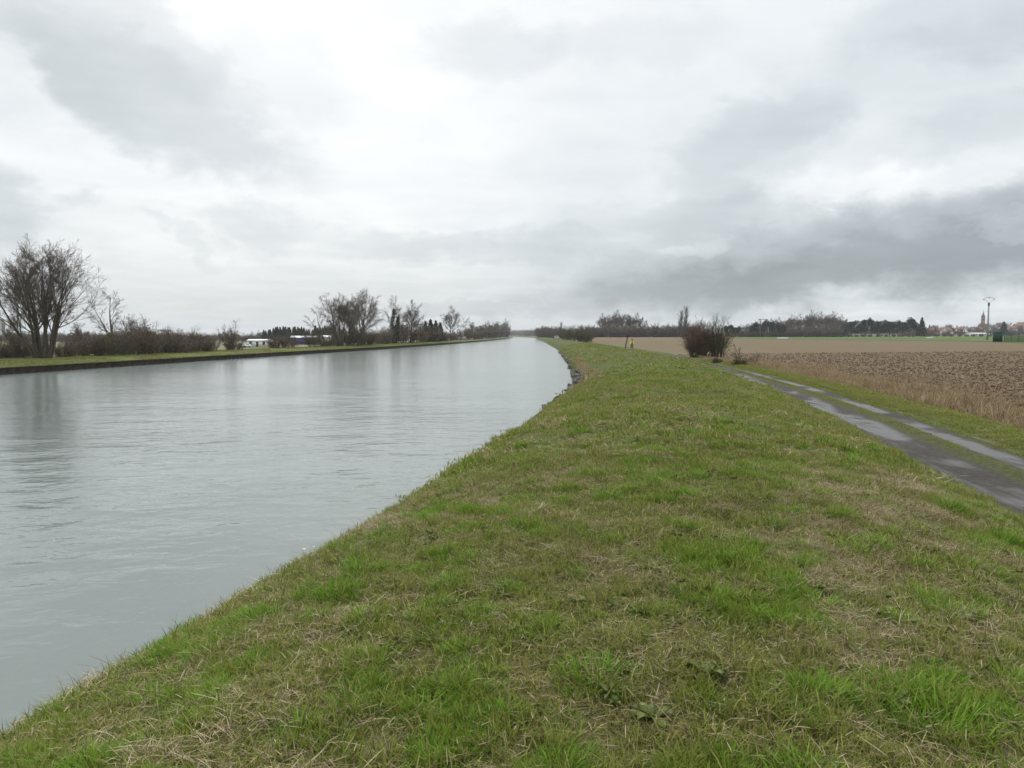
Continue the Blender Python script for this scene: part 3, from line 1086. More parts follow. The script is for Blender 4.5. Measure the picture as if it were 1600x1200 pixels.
# dry reeds at the field edge
rd = [tuft_mesh('reed_tuft', [(blades(34, .16, .25, .75, .012, .22, .6, seg=3), 'reed'), (blades(14, .2, .15, .4, .012, .6, .9, seg=3), 'reed')]) for i in range(5)]
rd += [tuft_mesh('reed_low', [(blades(40, .25, .10, .40, .013, .6, .9, seg=3), 'reed')]) for i in range(3)]
cr_ = source(rd, 'reed')
y = 6 + 78 * np.sqrt(RG.rand(20000))
off_ = np.abs(RG.randn(len(y))) * np.interp(y, [5, 40, 60, 85], [5.0, 4.4, 3.0, 1.4]) * (0.3 + 1.4 * fbm(y * .2, 0 * y + 8, 3))
x = vr(y) - .1 + off_
k = RG.rand(len(y)) < np.interp(y, [0, 62, 84], [1, 1, .25])
x, y, off_ = x[k], y[k], off_[k]
n = len(x)
s_ = (.30 + .55 * RG.rand(n)) * (.10 + 1.5 * fbm(x * .6, y * .6, 3)) * np.interp(off_, [0, 1.0, 5], [.75, 1.1, .6])
scatter('dry_reeds', cr_, np.stack([x, y, z_right(x, y)], -1), np.where(RG.rand(n) < .7, (RG.rand(n) * 5).astype(int), 5 + (RG.rand(n) * 3).astype(int)),
        np.stack([RG.randn(n) * .12, RG.randn(n) * .12, RG.rand(n) * 6.28], -1), np.repeat(s_[:, None], 3, 1), 'strip of dry tan reeds along the ploughed field edge')

y = 27 + 60 * RG.rand(1500) ** 1.5
uu = .35 + 1.1 * RG.rand(len(y)) * (.5 + np.exp(-((y - 41) / 6) ** 2))
x = wl(y) + uu
n = len(x)
scatter('withered_bank_growth', cr_, np.stack([x, y, z_bank(x, y)], -1), 5 + (RG.rand(n) * 3).astype(int), np.stack([RG.randn(n) * .3, RG.randn(n) * .3, RG.rand(n) * 6.28], -1),
        np.repeat((.35 + .5 * RG.rand(n))[:, None], 3, 1), 'withered brown growth above the stones of the bank')

# clods and stalks on the ploughed soil, stubble beyond
cl = []
for i in range(4):
    v = np.array([[x_, y_, z_] for x_ in (-1, 1) for y_ in (-1, 1) for z_ in (-.4, 1)]) * .5
    v = np.concatenate([v, [[0, 0, .75], [.7, 0, .1], [-.7, 0, .1], [0, .7, .1], [0, -.7, .1]]]) + RG.randn(13, 3) * .14
    import bmesh
    bm = bmesh.new()
    for p_ in v:
        bm.verts.new(p_)
    bmesh.ops.convex_hull(bm, input=bm.verts)
    me = bpy.data.meshes.new('clod')
    bm.to_mesh(me)
    bm.free()
    me.materials.append(M['plough'])
    cl.append(me)
cl += [tuft_mesh('field_stalk', [(blades(9, .15, .10, .30, .014, .9, .4, seg=2), 'stubble')]) for i in range(3)]
cc = source(cl, 'clod')
dd = 16 + 95 * RG.rand(26000) ** 1.3
lat = ((940 + 760 * RG.rand(len(dd))) - 800) / F * dd
x, y = FWD[0] * dd + RGT[0] * lat, FWD[1] * dd + RGT[1] * lat
k = (x > vr(y) + .8) & (y - SH * np.minimum(x - vr(y), 400) < 100)
x, y = x[k], y[k]
n = len(x)
isst = RG.rand(n) < .20
s_ = np.where(isst, .6 + .8 * RG.rand(n), .03 + .09 * RG.rand(n) ** 2.2)
scatter('soil_clods', cc, np.stack([x, y, z_right(x, y) + .02], -1), np.where(isst, 4 + (RG.rand(n) * 3).astype(int), (RG.rand(n) * 4).astype(int)),
        np.stack([np.zeros(n), np.zeros(n), RG.rand(n) * 6.28], -1), np.repeat(s_[:, None], 3, 1), 'clods and dead stalks on the ploughed field')

# ------------------------------------------------------------------ trees
def nrm(v):
    return v / (np.linalg.norm(v, axis=-1, keepdims=True) + 1e-9)


def grow(rng, start, dirs, length, rad, levels):
    """level by level: each level is a set of polylines (n,k,3) with radii; children leave along their parents"""
    out = []
    start, dirs = np.asarray(start, float), nrm(np.asarray(dirs, float))
    length, rad = np.asarray(length, float), np.asarray(rad, float)
    for li, L in enumerate(levels):
        n, k = len(start), L['k']
        P = np.zeros((n, k, 3))
        P[:, 0] = start
        d = dirs.copy()
        for j in range(1, k):
            d = nrm(d + rng.randn(n, 3) * L['wob'] + np.array([0, 0, L['up']]))
            P[:, j] = P[:, j - 1] + d * (length / (k - 1))[:, None]
        tp = np.linspace(1, L.get('tip', .35), k)[None]
        R = rad[:, None] * tp
        out.append((P, R))
        if li == len(levels) - 1:
            break
        m = L['n']
        cnt = n * m
        par = np.repeat(np.arange(n), m)
        t0 = L.get('t0', .25)
        t = t0 + (1 - t0) * (np.tile(np.arange(m), n) + rng.rand(cnt)) / m
        q = t * (k - 1)
        i0 = np.minimum(q.astype(int), k - 2)
        fr = (q - i0)[:, None]
        st = P[par, i0] * (1 - fr) + P[par, i0 + 1] * fr
        pd = nrm(P[par, i0 + 1] - P[par, i0])
        rv = nrm(np.cross(pd, rng.randn(cnt, 3)))
        an = L['ang'] * (.65 + .7 * rng.rand(cnt))
        dirs = nrm(pd * np.cos(an)[:, None] + rv * np.sin(an)[:, None])
        length = length[par] * L['len'] * (.55 + .75 * rng.rand(cnt)) * (1.15 - .55 * t)
        rr = R[par, i0] * (1 - fr[:, 0]) + R[par, i0 + 1] * fr[:, 0]
        rad = np.maximum(rr * L['rad'], L.get('rmin', .006))
        start = st
    return out


def tube_mesh(name, sets, sides, mat):
    V, Fs, n = [], [], 0
    for (P, R), s_ in zip(sets, sides):
        v, f = tube_arrays(P, R, s_)
        V.append(v)
        Fs.append(f + n)
        n += len(v)
    return mesh_np(name, np.concatenate(V), np.concatenate(Fs), [mat], False)


def leaf_mesh(name, C, size, mat, rng, flat=0.0):
    """a small folded quad at each centre"""
    n = len(C)
    a, b = nrm(rng.randn(n, 3)), nrm(rng.randn(n, 3))
    a[:, 2] *= 1 - flat
    b = nrm(np.cross(a, b))
    s_ = (size * (.5 + rng.rand(n)))[:, None]
    V = np.stack([C - a * s_, C + b * s_ * .55, C + a * s_, C - b * s_ * .55], 1).reshape(-1, 3)
    me = mesh_np(name, V, np.arange(n * 4).reshape(-1, 4), [mat])
    at = me.attributes.new('bv', 'FLOAT', 'POINT')
    at.data.foreach_set('value', np.repeat(rng.rand(n), 4).astype(np.float32))
    return me


PROTO = {}


def proto(name, parts):
    PROTO[name] = parts      # list of (part name, mesh)


def plant(kind, obj, label, cat, p, s=1.0, rz=0.0, group=None, z=None, sxy=None, tilt=None):
    p = np.array(p, float)
    if p[0] < -3 and p[0] < float(wl(p[1])) - 3:
        while float(quay(p[1])) - p[0] < 7.5:                    # behind the lawn of the far bank
            p, s = p * 1.015, s * 1.015
    elif p[0] < float(wl(p[1])) + 3.5:
        p[0] = float(wl(p[1])) + 3.5 + (p[1] * 7.3) % 9
    zz = gz(p) if z is None else z
    k = sxy or s
    t = thing(obj, label, cat, (p[0], p[1], zz - .04), rz, (k, k, s), group)
    if tilt:
        t.rotation_euler = (tilt[0], tilt[1], rz)
    for nm, me in PROTO[kind]:
        link(nm, me, t)
    return t


def tree_proto(name, seed, starts, dirs, length, rad, levels, split, sides, bark='bark', twig='twig', extra=None):
    rng = np.random.RandomState(seed)
    g_ = grow(rng, starts, dirs, length, rad, levels)
    parts = [('trunk', tube_mesh('trunk', g_[:split], sides[:split], M[bark])), ('crown', tube_mesh('crown', g_[split:], sides[split:], M[twig]))]
    if extra:
        parts += extra(rng, g_)
    proto(name, parts)
    return g_


# hero willow, 12 m, many stems from one stool
rng = np.random.RandomState(21)
n = 12
aa = np.linspace(0, 2 * pi, n, endpoint=False) + rng.randn(n) * .2
lean = np.array([.16, .42, .55, .20, .60, .36, .10, .50, .30, .66, .25, .05])
tree_proto('willow', 3, np.stack([.9 * np.cos(aa) * (.4 + lean), .5 * np.sin(aa) * (.4 + lean), 0 * aa], -1), np.stack([np.cos(aa) * lean, .8 * np.sin(aa) * lean, 1 + 0 * aa], -1),
           8.0 + rng.rand(n) * 2.0 - 2.0 * lean, .13 + .09 * rng.rand(n),
           [dict(k=9, wob=.07, up=.05, n=9, t0=.24, ang=.6, len=.52, rad=.48, tip=.14),
            dict(k=6, wob=.10, up=.09, n=7, t0=.2, ang=.6, len=.52, rad=.5, rmin=.015),
            dict(k=4, wob=.12, up=.08, n=6, t0=.15, ang=.6, len=.55, rad=.6, rmin=.010),
            dict(k=4, wob=.12, up=.05, n=6, t0=.15, ang=.6, len=.62, rad=.7, rmin=.008),
            dict(k=3, wob=.12, up=.03, tip=.4)], 2, [7, 5, 4, 3, 3])

# slender leaning tree with its crown on top
tree_proto('leaning', 8, [[0, 0, 0], [.15, 0, 0], [.3, .2, 0]], [[-.22, 0, 1], [-.33, .1, 1], [.25, 0, 1]], [7.6, 6.6, 4.5], [.19, .15, .10],
           [dict(k=9, wob=.05, up=.04, n=9, t0=.32, ang=.6, len=.34, rad=.5, tip=.08), dict(k=5, wob=.12, up=.05, n=6, ang=.6, len=.5, rad=.55, rmin=.013),
            dict(k=4, wob=.13, up=.02, n=5, t0=.1, ang=.6, len=.55, rad=.7, rmin=.010), dict(k=3, wob=.13, up=.0, n=4, t0=.1, ang=.6, len=.6, rad=.8, rmin=.009), dict(k=3, wob=.1, up=0)], 2, [6, 4, 3, 3, 3])


def broad(name, seed, stems, h, spread, trunk_r, twig='twig', t0=.35, bark='bark', n1=8, rmin=.014, up=.07):
    rng = np.random.RandomState(seed)
    a_ = rng.rand(stems) * 2 * pi
    sp = spread * (.4 + .6 * rng.rand(stems))
    return tree_proto(name, seed, np.stack([.25 * stems ** .5 * np.cos(a_), .25 * stems ** .5 * np.sin(a_), 0 * a_], -1) * (stems > 1), np.stack([np.cos(a_) * sp, np.sin(a_) * sp, 1 + 0 * a_], -1),
                      h * (.56 + .12 * rng.rand(stems)), trunk_r * (.75 + .5 * rng.rand(stems)),
                      [dict(k=8, wob=.06, up=.05, n=n1 + 2, t0=t0, ang=.68, len=.58, rad=.55, tip=.10),
                       dict(k=5, wob=.11, up=up, n=7, t0=.2, ang=.6, len=.54, rad=.5, rmin=rmin * 1.2),
                       dict(k=4, wob=.12, up=up, n=6, t0=.15, ang=.6, len=.58, rad=.65, rmin=rmin),
                       dict(k=3, wob=.12, up=.03, n=6, t0=.1, ang=.7, len=.72, rad=.8, rmin=rmin * .7),
                       dict(k=3, wob=.12, up=0)], 2, [6, 4, 3, 3, 3], bark, twig)


broad('broad_a', 31, 3, 12, .30, .22)
broad('broad_b', 32, 4, 12, .34, .20)
broad('broad_c', 33, 1, 12, .0, .30, t0=.30, n1=16)
broad('broad_d', 34, 2, 12, .2, .24, twig='twig_grey', rmin=.022)
broad('broad_e', 35, 1, 12, .0, .28, twig='twig_grey', t0=.4, n1=14, rmin=.022)


def ivy_extra(rng, g_):
    P = g_[0][0]
    m = 2600
    i = rng.randint(0, P.shape[0], m)
    t = rng.rand(m) * (P.shape[1] - 2.2)
    j = t.astype(int)
    c = P[i, j] + (P[i, j + 1] - P[i, j]) * (t - j)[:, None] + rng.randn(m, 3) * np.array([.45, .45, .3]) * (1.15 - t / P.shape[1])[:, None]
    c = c[c[:, 2] > .1]
    return [('ivy', leaf_mesh('ivy', c, .16, M['ivy'], rng))]


tree_proto('ivy_tree', 41, [[0, 0, 0], [.5, .2, 0]], [[.03, 0, 1], [.22, .1, 1]], [10.2, 8.2], [.30, .22],
           [dict(k=9, wob=.04, up=.05, n=13, t0=.35, ang=.6, len=.32, rad=.5, tip=.10), dict(k=5, wob=.11, up=.08, n=6, ang=.6, len=.52, rad=.55, rmin=.016),
            dict(k=4, wob=.12, up=.05, n=5, t0=.1, ang=.55, len=.55, rad=.7, rmin=.012), dict(k=3, wob=.12, up=.0, n=4, t0=.1, ang=.6, len=.6, rad=.8, rmin=.010), dict(k=3, wob=.1, up=0)],
           2, [6, 4, 3, 3, 3], extra=ivy_extra)


def columnar(name, seed, h, twig='twig_grey'):
    rng = np.random.RandomState(seed)
    tree_proto(name, seed, [[0, 0, 0]], [[0, 0, 1]], [h], [h * .018], [dict(k=10, wob=.01, up=.05, n=70, t0=.10, ang=.5, len=.22, rad=.45, tip=.1, rmin=.03),
               dict(k=4, wob=.06, up=.30, n=7, t0=.1, ang=.4, len=.5, rad=.6, rmin=.022), dict(k=3, wob=.08, up=.2, n=4, t0=.1, ang=.4, len=.55, rad=.8, rmin=.018), dict(k=3, wob=.08, up=.1)], 1, [6, 3, 3, 3], 'bark', twig)


columnar('poplar', 51, 18)


def scrub(name, seed, stems, h, w, leafm, twig='twig', nleaf=1500, up=.05, lean=.7, lsize=.10, base=.3, rmin=.010, n1=7):
    rng = np.random.RandomState(seed)
    a_ = rng.rand(stems) * 2 * pi
    r_ = np.sqrt(rng.rand(stems))
    st = np.stack([w * base * r_ * np.cos(a_), w * base * r_ * np.sin(a_), 0 * a_], -1)
    di = np.stack([np.cos(a_) * r_ * lean, np.sin(a_) * r_ * lean, 1 + 0 * a_], -1)
    g_ = grow(rng, st, di, h * (.6 + .45 * rng.rand(stems)) * (1.08 - .3 * r_), .028 + .025 * rng.rand(stems),
              [dict(k=6, wob=.08, up=up, n=n1 + 1, t0=.10, ang=.6, len=.45, rad=.6, rmin=rmin * 1.2, tip=.3),
               dict(k=4, wob=.13, up=up, n=6, t0=.1, ang=.6, len=.55, rad=.7, rmin=rmin),
               dict(k=3, wob=.14, up=.02, n=3, t0=.1, ang=.6, len=.55, rad=.8, rmin=rmin * .8), dict(k=3, wob=.12, up=0)])
    parts = [('stems', tube_mesh('stems', g_[:1], [4], M['bark'])), ('twigs', tube_mesh('twigs', g_[1:], [3, 3, 3], M[twig]))]
    if nleaf:
        Q = np.concatenate([g_[2][0].reshape(-1, 3), g_[1][0].reshape(-1, 3)])
        c = Q[rng.randint(0, len(Q), nleaf)] + rng.randn(nleaf, 3) * .18
        c[:, 2] = np.abs(c[:, 2])
        parts.append(('leaves', leaf_mesh('leaves', c, lsize, M[leafm], rng)))
    proto(name, parts)


scrub('scrub_a', 61, 26, 3.6, 4.2, 'dead_leaf', nleaf=2200, lsize=.065)
scrub('scrub_b', 62, 22, 3.4, 4.8, 'dead_leaf', nleaf=1800, lsize=.065, lean=.9)
scrub('scrub_c', 63, 26, 3.8, 3.6, 'olive_leaf', twig='twig_olive', nleaf=3380, lsize=.065)
scrub('scrub_low', 64, 24, 1.8, 3.4, 'dead_leaf', nleaf=2860, lsize=.055, lean=1.0)
scrub('thorn', 65, 9, 3.9, 3.2, 'dead_leaf', nleaf=500, lsize=.08, lean=.6, base=.12, n1=10)
scrub('red_bush', 66, 100, 4.4, 3.2, 'dead_leaf', twig='twig_red', nleaf=1500, lsize=.05, lean=.26, n1=7, base=.36, up=.10, rmin=.011)
scrub('olive_bush', 67, 46, 5.0, 2.6, 'olive_leaf', twig='twig_olive', nleaf=900, lsize=.05, lean=.26, n1=5, base=.28, up=.10, rmin=.010)
scrub('hedge_far', 68, 26, 3.6, 4.6, 'dead_leaf', twig='twig_grey', nleaf=4420, lsize=.11, lean=.8, rmin=.02)
scrub('sapling', 69, 3, 2.6, .5, 'dead_leaf', nleaf=60, lsize=.03, lean=.8, base=.3, rmin=.007, n1=6)
scrub('bramble', 70, 26, .75, 1.6, 'olive_leaf', twig='twig_olive', nleaf=1500, lsize=.05, lean=1.2, rmin=.006)


def conifer(name, seed, h, w, n=2600):
    rng = np.random.RandomState(seed)
    t = rng.rand(n) ** .75
    a_ = rng.rand(n) * 2 * pi
    lay_ = (t * 13).astype(int)
    wob = 1 + .22 * np.sin(a_ * 3 + lay_ * 1.7) + .15 * rng.randn(n)
    r_ = w * .5 * (1.02 - t) ** .85 * np.sqrt(.25 + .75 * rng.rand(n)) * wob * (.75 + .5 * ((t * 13) % 1 < .55))
    c = np.stack([r_ * np.cos(a_), r_ * np.sin(a_), h * (.06 + .93 * t) - .12 * r_], -1)
    mb = MB().tube([[0, 0, 0], [0, 0, h * .5], [0, 0, h * .98]], [h * .02, h * .012, .02], 6)
    proto(name, [('trunk', mb.mesh('trunk', M['bark'])), ('crown', leaf_mesh('crown', c, h * .034, M['needle'], rng))])


conifer('spruce_a', 81, 8, 3.6)
conifer('spruce_b', 82, 8, 3.0)


def pine(name, seed, h, w, lobes=7, n=3600):
    rng = np.random.RandomState(seed)
    a_ = rng.rand(lobes) * 2 * pi
    cr = np.stack([w * .33 * np.cos(a_), w * .33 * np.sin(a_), h * (.38 + .40 * rng.rand(lobes))], -1)
    cr[0] = (0, 0, h * .72)
    i = rng.randint(0, lobes, n)
    d_ = nrm(rng.randn(n, 3)) * (rng.rand(n) ** .45)[:, None]
    c = cr[i] + d_ * np.array([w * .24, w * .24, h * .20]) * (.7 + .6 * ((i * 37) % 10) / 10)[:, None]
    g_ = grow(rng, [[0, 0, 0]], [[0, 0, 1]], [h * .8], [h * .026], [dict(k=6, wob=.04, up=.05, n=10, t0=.28, ang=.9, len=.42, rad=.5), dict(k=4, wob=.1, up=.08)])
    proto(name, [('trunk', tube_mesh('trunk', g_, [6, 4], M['bark'])), ('crown', leaf_mesh('crown', c, h * .030, M['needle'], rng))])


pine('pine_a', 91, 13, 13, 12)
pine('pine_b', 92, 13, 9, 8)

# --- far bank: the tall trees
plant('willow', 'willow_tree', 'tallest bare many-stemmed willow at the left, on the far canal bank', 'tree', pos(66, 72.5), 1.0)
plant('leaning', 'bare_tree', 'slim bare tree leaning left above the scrub, right of the big willow', 'tree', pos(181, 98), 1.10, z=.3)
plant('broad_e', 'bare_tree', 'small sparse bare tree in the gap between the big willow and the leaning tree', 'tree', pos(128, 112), .52, z=.2)
plant('broad_c', 'bare_tree', 'thin bare tree half hidden behind the left side of the big willow', 'tree', pos(18, 104), .62, z=.2)
G = 'scrub along the far bank lawn'
rng = np.random.RandomState(7)
for i, (px, d, s) in enumerate([(-40, 77, .9), (-5, 79, .85), (22, 80, .8), (40, 84, .95), (100, 83, .8), (118, 86, .9), (140, 88, 1.0), (163, 89, 1.02), (186, 91, 1.15), (206, 92, 1.25), (226, 93, 1.12), (244, 95, 1.0),
                                (262, 97, .95), (280, 98, 1.0), (298, 99, 1.08), (314, 101, .95), (10, 92, 1.0), (75, 92, 1.0), (130, 100, 1.1), (215, 104, 1.35), (172, 103, 1.15), (270, 108, 1.1), (328, 108, .8)]):
    p = pos(px, d)
    plant(['scrub_a', 'scrub_b', 'scrub_a', 'scrub_c'][i % 4], 'scrub_bush', 'brown leafless scrub bush ' + ['left of the big willow on the far bank', 'between the big willow and the leaning tree', 'around the foot of the leaning tree', 'in the hedge right of the leaning tree'][0 if px < 60 else 1 if px < 150 else 2 if px < 216 else 3], 'bush', p, s * (.80 if px < 150 else .86) * (.72 + .5 * rng.rand()), rng.rand() * 6, G, z=gz(p) * .7)
plant('thorn', 'thorn_tree', 'small round bare tree standing alone between the left hedge and the white shed', 'tree', pos(358, 106), 1.05)
plant('scrub_low', 'scrub_bush', 'low dark bush at the foot of the small round bare tree', 'bush', pos(366, 104), .75)
plant('scrub_low', 'scrub_bush', 'dark low bush right of the white shed', 'bush', pos(436, 128), 1.15)
plant('scrub_b', 'scrub_bush', 'brown bush between the white shed and the blue building', 'bush', pos(452, 132), .72)
plant('scrub_c', 'scrub_bush', 'olive bush right of the blue building', 'bush', pos(489, 150), .88)
plant('scrub_low', 'scrub_bush', 'flat dark bush at the lawn edge below the olive bush', 'bush', pos(509, 148), .8)
# group of tall trees in the middle of the far bank
plant('leaning', 'bare_tree', 'thin bare tree leaning far left out of the tall tree group', 'tree', pos(511, 166), 1.10, tilt=(0, -.22))
plant('broad_a', 'bare_tree', 'tall bare tree at the left of the tall tree group', 'tree', pos(530, 168), 1.16, .5, sxy=1.35)
plant('broad_b', 'bare_tree', 'widest bare tree of the tall tree group', 'tree', pos(563, 170), 1.18, 2.0, sxy=1.4)
plant('broad_c', 'bare_tree', 'bare tree standing between the two widest of the tall tree group', 'tree', pos(546, 176), 1.06, 1.0)
G = 'undergrowth below the tall tree group'
for i, (px, d, s) in enumerate([(524, 163, 1.1), (536, 165, 1.35), (548, 164, 1.5), (558, 166, 1.25), (572, 168, 1.3), (584, 170, 1.2), (595, 176, 1.3), (541, 172, 1.7), (570, 176, 1.6)]):
    plant(['scrub_a', 'scrub_b'][i % 2], 'scrub_bush', 'brown undergrowth bush below the tall trees on the far bank', 'bush', pos(px, d), s * (.6 + .5 * rng.rand()), rng.rand() * 6, G)
plant('ivy_tree', 'ivy_clad_tree', 'tall narrow tree wrapped in dark ivy right of the tall tree group', 'tree', pos(613, 190), 1.02)
plant('broad_d', 'bare_tree', 'round bare tree beside the ivy clad tree', 'tree', pos(640, 195), .96, .4, sxy=1.2)
G = 'scrub right of the ivy clad tree'
for i, (px, d, s) in enumerate([(603, 186, 1.3), (622, 188, 1.4), (632, 190, 1.5), (648, 198, 1.6), (658, 205, 1.4), (668, 215, 1.5), (678, 222, 1.5), (690, 232, 1.4), (702, 244, 1.3), (714, 256, 1.3), (725, 270, 1.35), (598, 180, 1.0)]):
    plant(['scrub_b', 'scrub_a', 'hedge_far'][i % 3], 'scrub_bush', 'dark scrub bush in the thicket right of the ivy clad tree', 'bush', pos(px, d), s * (.55 + .5 * rng.rand()), rng.rand() * 6, G)
for i, (px, d, s) in enumerate([(665, 262, .98), (673, 265, 1.05), (681, 268, 1.0), (688, 272, .92)]):
    plant('spruce_a' if i % 2 else 'spruce_b', 'conifer_tree', 'dark conifer in the small row behind the thicket', 'conifer', pos(px, d), s * 1.15, i, 'conifers behind the thicket', z=-.8)
plant('broad_d', 'bare_tree', 'round bare tree right of the small conifer row', 'tree', pos(703, 262), 1.06, 1.2)
plant('broad_e', 'bare_tree', 'small pointed bare tree standing alone farther along the far bank', 'tree', pos(740, 330), .80, .2)
G = 'farthest trees of the far bank'
for i, (px, d, s) in enumerate([(756, 390, .75), (764, 395, .80), (772, 400, .78), (780, 410, .92), (788, 430, .95), (796, 460, .95), (803, 540, .9), (810, 640, .95), (748, 370, .6), (818, 760, .95), (824, 860, 1.0), (733, 350, .55), (792, 480, .9)]):
    plant(['broad_e', 'broad_d', 'broad_a'][i % 3], 'bare_tree', 'distant bare tree in the last row before the bridge on the far bank', 'tree', pos(px, d), s, rng.rand() * 6, G)
G = 'far hedge before the bridge'
for i, (px, d, s) in enumerate([(737, 335, 1.4), (747, 350, 1.4), (757, 372, 1.8), (766, 380, 1.9), (775, 395, 1.9), (785, 420, 1.7), (795, 460, 1.8), (804, 540, 2.0), (812, 640, 2.0), (820, 740, 2.2)]):
    plant('hedge_far', 'scrub_bush', 'distant hedge bush in the row left of the bridge', 'bush', pos(px, d), s, rng.rand() * 6, G)
# dark conifer rows behind the sheds
for i in range(22):
    px = 412 + i * 3.75 + rng.randn() * .8
    plant('spruce_a' if i % 2 else 'spruce_b', 'conifer_tree', 'dark conifer in the long row behind the blue building', 'conifer', pos(px, 440 + rng.rand() * 18), (.92 + .30 * sin(i / 21 * pi) + rng.rand() * .14), i * 1.3, 'long conifer row behind the blue building')
for i in range(9):
    plant('spruce_b' if i % 2 else 'spruce_a', 'conifer_tree', 'dark conifer in the short row left of the tall trees', 'conifer', pos(493 + i * 3.7, 400 + rng.rand() * 10), 1.12 + rng.rand() * .18, i, 'short conifer row left of the tall trees')
for i in range(46):
    plant('hedge_far', 'scrub_bush', 'hazy distant bush on the skyline left of the long conifer row', 'bush', pos(-45 + i * 10.2, 540 + rng.rand() * 80), 1.5 + rng.rand() * .5, i, 'skyline bushes left of the conifer row')

# --- right of the canal
for i in range(13):
    plant(['broad_d', 'broad_e'][i % 2], 'bare_tree', 'distant bare tree in the wood where the canal meets the horizon', 'tree', pos(839 + i * 2.9 + rng.randn(), 640 + rng.rand() * 60), .68 + .12 * rng.rand(), i, 'wood at the end of the canal')
for i in range(14):
    plant('hedge_far', 'scrub_bush', 'distant bush in the wood at the end of the canal', 'bush', pos(836 + i * 3.4, 600 + rng.rand() * 50), 1.9 + .5 * rng.rand(), i, 'undergrowth at the end of the canal')
for i in range(16):
    plant(['broad_d', 'hedge_far', 'broad_e'][i % 3], 'bare_tree', 'faint bare tree on the horizon behind the bridge', 'tree', pos(822 + i * 2.2, 1380 + rng.rand() * 200), (.95 + .3 * rng.rand()) * (3.0 if i % 3 == 1 else 1), i, 'trees behind the bridge')
for i in range(12):
    plant(['hedge_far', 'broad_d'][i % 2], 'bare_tree', 'faint tree left of the bridge where the far bank ends', 'tree', pos(770 + i * 4.5, 1100 + rng.rand() * 150), (.8 + .2 * rng.rand()) * (1 if i % 2 else 2.8), i, 'trees left of the bridge')
for i in range(18):
    plant(['hedge_far', 'broad_d', 'hedge_far'][i % 3], 'bare_tree', 'palest tree on the horizon seen under and beside the bridge', 'tree', pos(796 + i * 2.4, 2000 + rng.rand() * 150), (1.1 + .3 * rng.rand()) * (1 if i % 3 == 1 else 3.4), i, 'palest trees at the bridge')
plant('poplar', 'poplar_tree', 'single narrow poplar left of the olive bushes', 'tree', pos(876.5, 560), .62, sxy=1.2)
for i, (px, d, s) in enumerate([(884, 262, .98), (893, 252, 1.25), (902, 246, 1.3), (911, 250, 1.2), (919, 262, 1.1)]):
    plant('scrub_c', 'scrub_bush', 'olive green bush on the dike near the end of the grass', 'bush', pos(px, d), s, i * 1.1, 'olive bushes on the dike')
plant('broad_d', 'bare_tree', 'bare tree just behind the olive bushes on the dike', 'tree', pos(907, 420), .66)
plant('broad_e', 'bare_tree', 'pale bare tree between the olive bushes and the tall clump', 'tree', pos(919, 470), .78)
plant('broad_a', 'bare_tree', 'pale bare tree touching the left side of the tall clump', 'tree', pos(928, 500), .76)
for i in range(10):
    plant(['broad_d', 'broad_c', 'broad_a', 'broad_e'][i % 4], 'bare_tree', 'tall bare tree in the clump beyond the cyclist', 'tree', pos(938 + i * 7.2 + rng.randn() * 1.5, 515 + rng.rand() * 30), 1.36 + .26 * sin(i / 9 * pi) + rng.rand() * .10, i, 'tall clump beyond the cyclist')
for i in range(30):
    plant('hedge_far', 'scrub_bush', 'dark bush in the long hedge beyond the stubble field', 'bush', pos(920 + i * 5.6 + rng.randn(), 492 + rng.rand() * 22), 1.75 + .5 * rng.rand(), i, 'long hedge beyond the stubble field')
for i, (px, s) in enumerate([(1012, .7), (1022, .8), (1036, .82), (1046, .78), (1055, .8)]):
    plant(['broad_e', 'broad_d'][i % 2], 'bare_tree', 'small bare tree above the long hedge', 'tree', pos(px, 520), s * 1.05, i, 'small trees above the long hedge')
plant('poplar', 'poplar_tree', 'shorter of the twin poplars behind the red brown bush', 'tree', pos(1064, 490), .90, sxy=1.7)
plant('poplar', 'poplar_tree', 'taller of the twin poplars behind the red brown bush', 'tree', pos(1071, 492), 1.02, 1.0, sxy=1.8)
plant('red_bush', 'field_bush', 'dense reddish brown bush standing beside the track', 'bush', pos(1093, 82), .82, .3)
plant('olive_bush', 'field_bush', 'taller olive bush at the right side of the reddish brown bush', 'bush', pos(1122, 81), .86, .9)
plant('sapling', 'sapling', 'thin bare sapling at the edge of the ploughed field', 'sapling', pos(1163, 65), 1.0, .5)
plant('sapling', 'sapling', 'short bare sapling right of the thin one', 'sapling', pos(1178, 62), .62, 2.5)
plant('bramble', 'bramble', 'dark bramble clump beside the track below the sapling', 'bush', pos(1157, 60), .7, .4)
plant('bramble', 'bramble', 'low sprawling bramble between the red brown bush and the bramble clump', 'bush', pos(1122, 66), .6, 1.9)
for i in range(34):
    px = 1142 + i * 5.2 + rng.randn()
    k_ = float(np.interp(px, [1140, 1165, 1200, 1250, 1290, 1316], [.5, .85, 1.05, 1.35, 1.62, 1.3]))
    plant(['broad_d', 'broad_e', 'broad_a'][i % 3], 'bare_tree', 'bare tree in the wood behind the paired wooden poles', 'tree', pos(px, 545 + rng.rand() * 50), k_ * 1.14 * (.92 + .14 * rng.rand()), i, 'wood behind the paired poles')
for i in range(34):
    px = 1140 + i * 5.3 + rng.randn()
    plant('hedge_far', 'scrub_bush', 'bush at the foot of the wood behind the paired poles', 'bush', pos(px, 522 + rng.rand() * 20), 1.15 + .6 * rng.rand() + (.5 if px > 1215 else 0), i, 'undergrowth of the wood behind the poles')
for i, (px, s) in enumerate([(1139, .72), (1150, .62), (1178, .86), (1200, .98), (1220, .80)]):
    plant('pine_b', 'pine_tree', ['dark pine right beside the olive bush', 'small dark pine left of the wood', 'dark pine left of the paired poles', 'dark pine right of the paired poles', 'dark pine in front of the wood, farthest right of the single pines'][i], 'pine', pos(px, 515), s, i)
